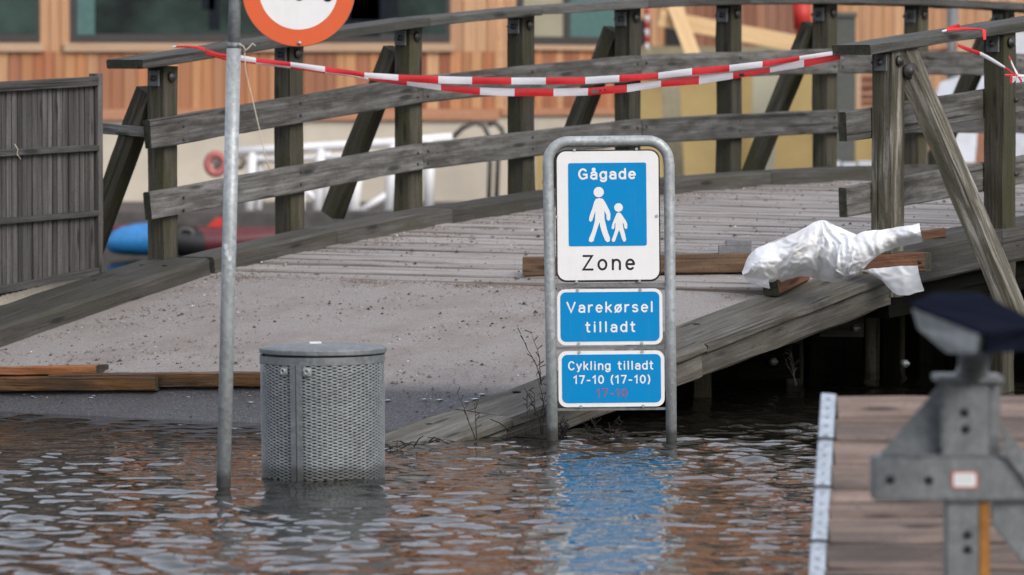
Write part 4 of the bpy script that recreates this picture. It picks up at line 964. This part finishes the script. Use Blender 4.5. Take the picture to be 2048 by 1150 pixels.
# yard clutter
def leaning(name, quad, Y0, Y1, th, mat, label, cat, group=None):
    """quad: four pixels (bottom-left, bottom-right, top-right, top-left); bottom at Y0, top at Y1"""
    P = [at(*quad[0], Y0), at(*quad[1], Y0), at(*quad[2], Y1), at(*quad[3], Y1)]; o = hexa(name, P, [p + Vector((0, th, 0)) for p in P], mat); return tag(o, label, cat, group)
YG = 'mustard sheets stacked in the yard'
leaning('building_sheet', [(1262, 420), (1330, 420), (1322, 140), (1256, 140)], 56.2, 57.2, .06, M['mustard'], 'mustard sheet leaning upright left of the dark gap in the yard', 'sheet', YG)
leaning('building_sheet', [(1372, 420), (1478, 420), (1470, 140), (1358, 140)], 56.2, 57.0, .06, M['mustard'], 'widest mustard sheet leaning just right of the dark gap in the yard', 'sheet', YG)
leaning('building_sheet', [(1476, 420), (1640, 420), (1640, 140), (1474, 140)], 56.9, 57.6, .06, M['mustard'], 'mustard sheet at the back beneath the leaning pine boards', 'sheet', YG)
leaning('building_sheet', [(1505, 420), (1545, 420), (1560, 140), (1505, 140)], 56.0, 56.6, .05, M['mustardgrey'], 'narrow grey olive sheet standing in front of the mustard sheets', 'sheet', YG)
leaning('building_sheet', [(1318, 420), (1376, 420), (1366, 140), (1315, 140)], 57.4, 58.2, .06, M['olive'], 'shaded olive sheet deep in the gap between mustard sheets', 'sheet', YG)
leaning('building_sheet', [(1072, 420), (1120, 420), (1120, 300), (1072, 300)], 56.4, 56.6, .06, M['mustard'], 'low mustard sheet seen beside the top of the zone sign', 'sheet', YG)
leaning('building_sheet', [(1640, 420), (1780, 420), (1780, 235), (1640, 235)], 56.9, 57.2, .06, M['mustard'], 'mustard sheet behind the green grey cabinet', 'sheet', YG)
def barp(name, a_, b_, wpx, Y, mat, label, cat):
    w_ = wpx * Y / FPX; return tag(beam(name, at(*a_, Y), at(*b_, Y + .4), w_, .05, mat, None, up=(0, -1, 0)), label, cat)
barp('pine_board', (1318, 36), (1596, 88), 33, 57.0, M['pine'], 'long fresh pine board sloping down to the right in the yard', 'board')
barp('pine_board', (1388, 116), (1350, 12), 30, 56.6, M['pine'], 'short fresh pine board leaning steeply across the longer one', 'board')
pr_ = empty('striped_pole', at(1295, 95, 62), 'thin red and white striped pole standing in a dark opening', 'pole')
for i_ in range(9):
    y0 = 100 - i_ * 14; tube('pole_band', [at(1294, y0, 62), at(1293, y0 - 13.8, 62)], .026, M['red' if i_ % 2 else 'white'], pr_, 8)
tl = empty('red_tool', at(1610, 210, 60), 'red upright handle seen behind the braced post', 'machine')
tube('handle', [at(1603, 210, 60), at(1603, 60, 60)], .075, M['red'], tl, 10); tube('handle', [at(1606, 58, 60), at(1602, 0, 60)], .11, M['red'], tl, 10); hexa('base', [at(x, y, 59.8) for x, y in ((1583, 195), (1628, 195), (1628, 215), (1583, 215))], [at(x, y, 60.2) for x, y in ((1583, 195), (1628, 195), (1628, 215), (1583, 215))], M['black'], tl)
cb = empty('cabinet', at(1690, 340, 55), 'tall narrow green grey cabinet in the yard behind the railing', 'cabinet')
boxw('body', at(1658, 100, 55).x, at(1711, 100, 55).x, 55, 55.3, at(1690, 425, 55).z, at(1690, 34, 55).z, M['cabinet'], cb); boxw('lid', at(1654, 100, 55).x, at(1714, 100, 55).x, 54.97, 55.33, at(1690, 33.8, 55).z, at(1690, 25, 55).z, M['cabinet'], cb)
for i_, (a_, b_, y0, y1) in enumerate(((1632, 1680, 345, 322), (1684, 1712, 345, 325), (1716, 1760, 345, 322))):
    p_ = at((a_ + b_) / 2, y0, 54.5); tag(boxw('kerb_stone', at(a_, y0, 54.5).x, at(b_, y0, 54.5).x, 54.4, 54.7, .42, at(a_, y1, 54.5).z, M['greypanel']), ('pale stone left of the cabinet foot', 'pale stone right under the cabinet', 'pale stone right of the cabinet foot')[i_], 'stone', 'pale stones by the cabinet')
for i_, (a_, b_, y0, y1) in enumerate(((1722, 1790, 212, 186), (1722, 1790, 184, 150))):
    cr_ = empty('wooden_crate', at((a_ + b_) / 2, y0, 59), ('lower rust brown crate stacked behind the right end post', 'upper rust brown crate stacked behind the right end post')[i_], 'crate', 'rust brown crates')
    for k_ in range(2): 
        z0, z1 = at(a_, y0, 59).z, at(a_, y1, 59).z; hh = (z1 - z0) / 2; boxw('crate_board', at(a_, y0, 59).x, at(b_, y0, 59).x, 59, 59.3, z0 + k_ * hh, z0 + (k_ + 1) * hh - .015, M['rustycrate'], cr_)
tag(boxw('timber_upright', at(1713, 100, 58).x, at(1722, 100, 58).x, 58, 58.1, at(1713, 420, 58).z, at(1713, 140, 58).z, M['sill']), 'slim pale timber upright right of the cabinet', 'timber')
leaning('leaning_slab', [(1852, 255), (1912, 220), (1925, 150), (1880, 165)], 56.0, 56.4, .1, M['greypanel'], 'pale grey panel tipped on its corner above the middle rail', 'panel')
leaning('leaning_slab', [(1898, 325), (1950, 325), (1955, 262), (1915, 258)], 56.0, 56.2, .1, M['greypanel'], 'pale grey panel between the middle and lower right rails', 'panel')
leaning('leaning_slab', [(1935, 200), (1985, 195), (1985, 150), (1950, 150)], 56.1, 56.4, .1, M['greypanel'], 'bright grey panel left of the second right post', 'panel')
leaning('leaning_slab', [(2010, 420), (2110, 420), (2110, 64), (2015, 64)], 57, 57.2, .1, M['greypanel'], 'tall grey panel at the right edge behind the railing', 'panel')
leaning('cream_box', [(1914, 112), (1972, 112), (1972, 80), (1914, 80)], 56.5, 56.5, .4, M['sill'], 'cream box seen under the right handrail', 'box')
tag(tube('grey_pipe', [at(1905, 320, 57.5), at(1905, -40, 57.5)], .065, M['galvdull'], None, 12), 'grey upright pipe in the yard above the right handrail', 'pipe')
tag(tube('white_pipe', [at(1808, 335, 55), at(1808, 270, 55)], .032, M['white'], None, 10), 'short white upright pipe behind the right end post', 'pipe')
tag(hexa('dark_sheet', [at(x, y, 58.6) for x, y in ((1790, 110), (1900, 95), (1900, 130), (1790, 130))], [at(x, y, 58.8) for x, y in ((1790, 110), (1900, 95), (1900, 130), (1790, 130))], M['darkred']), 'dark red sheet seen just below the right handrail', 'sheet')

# boat trolley of white tubes, hose, kayaks
TY = 54.0
tro = empty('boat_trolley', at(680, 440, TY), 'white tubular boat trolley parked behind the left railing', 'trolley')
def tb(pts, r=.042, dy=0.): tube('frame_tube', [at(x, y, TY + dy) for x, y in pts], r, M['white'], tro, 10)
tb([(476, 303), (600, 296), (700, 290), (790, 285), (905, 275)], .05); tb([(476, 322), (600, 318), (790, 305)], .03, .3)
tb([(505, 305), (497, 440)], .05); tb([(520, 310), (516, 440)], .04, .35); tb([(642, 298), (634, 440)], .05); tb([(655, 300), (650, 440)], .035, .35)
tb([(604, 376), (636, 402)], .035); tb([(715, 330), (705, 440)], .065); tb([(716, 425), (782, 384)], .035); tb([(788, 288), (776, 432)], .055); tb([(802, 300), (796, 432)], .04, .35); tb([(860, 282), (857, 418)], .055)
tb([(606, 380), (602, 440)], .03)
ax = tube('roller', [at(432 + 17 * math.cos(a), 328 + 19 * math.sin(a), 53.8) for a in np.linspace(0, 6.283, 22)[:-1]], .045, M['redfade'], tro, 10, True)
tube('roller_hub', [at(440, 325, 53.9), at(478, 322, 54.2)], .1, M['plinth'], tro, 10)
hos = empty('hose', at(980, 410, 56), 'dark hose looped against the cream plinth', 'hose')
tube('loop', [at(x, y, 57.2) for x, y in ((905, 275), (925, 256), (950, 245), (968, 252), (977, 272), (980, 330), (977, 420))], .028, M['hose'], hos, 8)
tube('loop', [at(x, y, 57.3) for x, y in ((975, 250), (990, 246), (1003, 258), (1010, 280), (996, 320), (992, 420))], .028, M['hose'], hos, 8)
def kayak(pts, name, mat, label, deck=None):
    """pts: (px, centre y, half height px) along the hull"""
    root = empty(name, at(pts[len(pts) // 2][0], pts[len(pts) // 2][1], 51.5), label, 'kayak'); V, F = [], []; n_ = 16
    for (x, y, h_) in pts:
        c_ = at(x, y, 51.5); r_ = h_ * 51.5 / FPX
        for j in range(n_): a = 2 * math.pi * j / n_; V.append(c_ + Vector((0, math.cos(a) * r_ * 1.25, math.sin(a) * r_)))
    for i_ in range(len(pts) - 1):
        for j in range(n_): k = (j + 1) % n_; F.append((i_ * n_ + j, i_ * n_ + k, (i_ + 1) * n_ + k, (i_ + 1) * n_ + j))
    F.append(tuple(range(n_ - 1, -1, -1))); F.append(tuple(range((len(pts) - 1) * n_, len(pts) * n_)))
    local('hull', V, F, mat, root, True); return root
kayak([(212, 487, 6), (218, 485, 17), (228, 483, 24), (245, 480, 29), (270, 479, 32), (305, 478, 34), (340, 480, 34), (360, 484, 30), (372, 488, 20)], 'blue_kayak', M['blue'], 'blunt blue kayak end floating between the fence and the first post')
k2 = kayak([(190, 456, 4), (260, 462, 14), (352, 480, 30), (380, 482, 30), (420, 484, 31), (480, 482, 28), (560, 474, 20), (640, 468, 8), (660, 466, 3)], 'dark_red_kayak', M['darkred'], 'dark red kayak floating behind the left kerb')
local('bow_cover', *(lambda P: ([at(x, y, 51.5) + Vector((0, math.cos(a) * h_ * 51.5 / FPX * 1.3, math.sin(a) * h_ * 51.5 / FPX)) for x, y, h_ in P for a in np.linspace(0, 6.283, 17)[:-1]], [(i_ * 16 + j, i_ * 16 + (j + 1) % 16, (i_ + 1) * 16 + (j + 1) % 16, (i_ + 1) * 16 + j) for i_ in range(len(P) - 1) for j in range(16)]))([(352, 480, 32), (372, 483, 33), (395, 485, 32.5), (412, 487, 31.5)]), M['black'], k2, True)
tube('hatch_ring', [at(372 + 14 * math.cos(a), 468 + 10 * math.sin(a), 51.33) for a in np.linspace(0, 6.283, 18)[:-1]], .025, M['hose'], k2, 8, True)
fl_ = hexa('red_flag', [at(408, 458, 51.5), at(446, 456, 51.5), at(446, 436, 51.5), at(434, 434, 51.5)], [at(408, 458, 51.7), at(446, 456, 51.7), at(446, 436, 51.7), at(434, 434, 51.7)], M['red']); tag(fl_, 'small bright red wedge lying on the dark red kayak', 'flag')

# ------------------------------------------------------------------ foreground: boarded platform, bracket and lamp
plat = empty('boarded_platform', at(1850, 980, 17), 'sloping timber platform with a zinc edge strip in the right foreground', 'platform')
Pt = lambda f, g: None
T0 = at(1672, 801, 17.6); T1 = at(1650, 1150, 16.6)
e_s = (T1 - T0); Ls = e_s.length; e_s.normalize(); e_x = Vector((1, 0, 0)); e_n = e_x.cross(-e_s).normalized()
if e_n.z < 0: e_n = -e_n
ywid = [0, .115, .255, .405, .545, .69, .83, .975]
s_ = 0.0; bi = 0
for s0, s1 in ((0, .155), (.158, .300), (.308, .46), (.463, .612), (.624, .70), (.703, .80), (.803, .955), (.968, 1.12), (1.123, 1.28), (1.29, 1.44)):
    c0 = T0 + e_s * ((s0 + s1) / 2)
    beam('board', c0 + e_x * .004, c0 + e_x * 1.6, s1 - s0 - .004, .045, M['platform'], plat, up=e_n, ch=.006, jit=.002)
for xo in (.12, .8, 1.4): beam('joist', T0 + e_x * xo - e_n * .09, T0 + e_x * xo + e_s * 1.44 - e_n * .09, .07, .13, M['wetshade'], plat, up=e_n)
for s0, s1 in ((-.01, .298), (.303, .612), (.617, .955), (.96, 1.44)):
    a_ = T0 + e_s * s0 - e_x * .026 + e_n * .012; b_ = T0 + e_s * s1 - e_x * .026 + e_n * .012
    beam('edge_strip', a_, b_, .052, .02, M['trimstrip'], plat, up=e_n, jit=.0005)
    for q_ in np.arange(.04, s1 - s0, .06): stud('screw', a_ + e_s * q_ + e_n * .009, e_n, .006, .003, M['galvdull'], plat, 8)
for s0 in (.3, .614, .957):
    p_ = T0 + e_s * s0 + e_n * .024; tube('wire_tie', [p_ - e_x * .06, p_ - e_x * .03 + e_n * .006, p_ + e_x * .01], .004, M['black'], plat, 6)

FY = 14.8
bk = empty('steel_bracket', at(1930, 960, FY), 'heavy galvanised steel bracket post bolted together in the right foreground', 'post')
def plate(name, poly, y0, th, mat, bev=.003):
    """poly in photo pixels at the bracket's own depth"""
    P = [at(x, y, FY) for x, y in poly]; o_ = WM[bk.name].translation
    return prism(name, [(p.x - o_.x, p.z - o_.z) for p in P], y0, th, mat, bk, bev)
plate('upper_post', [(1886, 766), (1978, 766), (1978, 912), (1886, 912)], -.01, .16, M['galvdull'])
plate('post_side', [(1979.5, 766), (2003, 766), (2003, 912), (1979.5, 912)], .02, .14, M['galvdull'])
plate('cap_plate', [(1872, 752), (2006, 752), (2006, 765), (1872, 765)], -.03, .2, M['galvdull'])
plate('gusset', [(1885, 768), (1885, 911), (1762, 911), (1790, 880)], .05, .014, M['galvdull'])
plate('cross_channel', [(1745, 913), (2090, 913), (2090, 1001), (1745, 1001)], -.02, .12, M['galvdull'], .006)
plate('gusset', [(2004, 905), (2004, 850), (2090, 960), (2090, 1010), (2085, 1010)], -.04, .014, M['galvdull'])
plate('lower_post', [(1894, 1002.5), (1957, 1002.5), (1957, 1260), (1894, 1260)], -.005, .12, M['galvdull'])
plate('rust_strip', [(1958.5, 1002.5), (1979, 1002.5), (1981, 1260), (1958.5, 1260)], .0, .1, M['rust'])
plate('lower_brace', [(1984, 1003), (2090, 1003), (2090, 1180), (1986, 1052)], .01, .014, M['galvdull'])
o_ = WM[bk.name].translation
for x, y, yy in ((1929, 824, -.012), (1931, 857, -.012), (1780, 958, -.022), (1857, 959, -.022), (1935, 1069, -.007), (1935, 1098, -.007), (1884, 906, .04)):
    p_ = at(x, y, FY); stud('bolt_hole', Vector((p_.x, FY + yy + .001, p_.z)), (0, -1, 0), .0128, .004, M['black'], bk, 16)
def decal(name, x0, x1, y0, y1, yy, mat):
    a_, b_ = at(x0, y1, FY), at(x1, y0, FY); poly = rrect(a_.x - o_.x, b_.x - o_.x, a_.z - o_.z, b_.z - o_.z, min(.006, (b_.z - a_.z) * .3), 3)
    return mkobj(name, [(x, yy, z) for x, z in poly], [tuple(range(len(poly)))], mat, bk, WM[bk.name])
decal('label', 1901, 1955, 941, 976, -.0235, M['redfade']); decal('label_face', 1906, 1950, 945, 972, -.0245, M['swhite'])
for y in (951, 957, 963): decal('label_print', 1910, 1944, y - 1, y + 1, -.0252, M['greypanel'])
for pth in (((1884, 772), (1884, 908)), ((1766, 912), (2003, 912)), ((1893, 1002), (1956, 1002)), ((1876, 766), (2003, 766))):
    P_w = [at(pth[0][0] + (pth[1][0] - pth[0][0]) * i_ / 30, pth[0][1] + (pth[1][1] - pth[0][1]) * i_ / 30, FY - .012) + Vector((random.gauss(0, .0012), 0, random.gauss(0, .0012))) for i_ in range(31)]
    tube('weld_bead', P_w, [.005 + random.uniform(-.0015, .002) for _ in P_w], M['galvdark'], bk, 8)
# lamp head, pointing away over the water
lamp = empty('floodlight', at(1950, 740, 14.7), 'black hooded floodlight with a grey lens on top of the bracket post', 'floodlight')
tube('stem', [at(1944, 752, FY + .05), at(1947, 735, FY), at(1950, 700, FY - .5)], [.05, .043, .048], M['galvdull'], lamp, 16)
top = [at(1827, 611, 14.2), at(1872, 588, 14.9), at(1958, 589, 15.1), at(2090, 655, 14.0), at(1971, 668, 13.2)]
bot = [at(1840, 656, 14.2), at(1898, 700, 14.3), at(1985, 700, 14.4), at(2090, 700, 13.95), at(1962, 708, 13.25)]
hexa('housing', [p + Vector((.006, .012, 0)) for p in top], [p + Vector((.006, .012, 0)) for p in bot], M['headblack'], lamp)
ln = [top[0], top[4], bot[4], at(1903, 708, 13.75), bot[0]]; cN = Vector((-.62, -.78, 0)).normalized()
ctr = sum(ln, Vector()) / 5; inn = [ctr + (p - ctr) * .94 + cN * .02 for p in ln]
hexa('lens', inn, [p - cN * .03 for p in inn], M['headglass'], lamp)
hexa('hood', [p + Vector((0, 0, .006)) + (Vector((-.012, -.012, 0)) if i_ in (0, 4) else Vector()) for i_, p in enumerate(top)], [p + Vector((0, 0, -.005)) + (Vector((-.012, -.012, 0)) if i_ in (0, 4) else Vector()) for i_, p in enumerate(top)], M['headblack'], lamp)
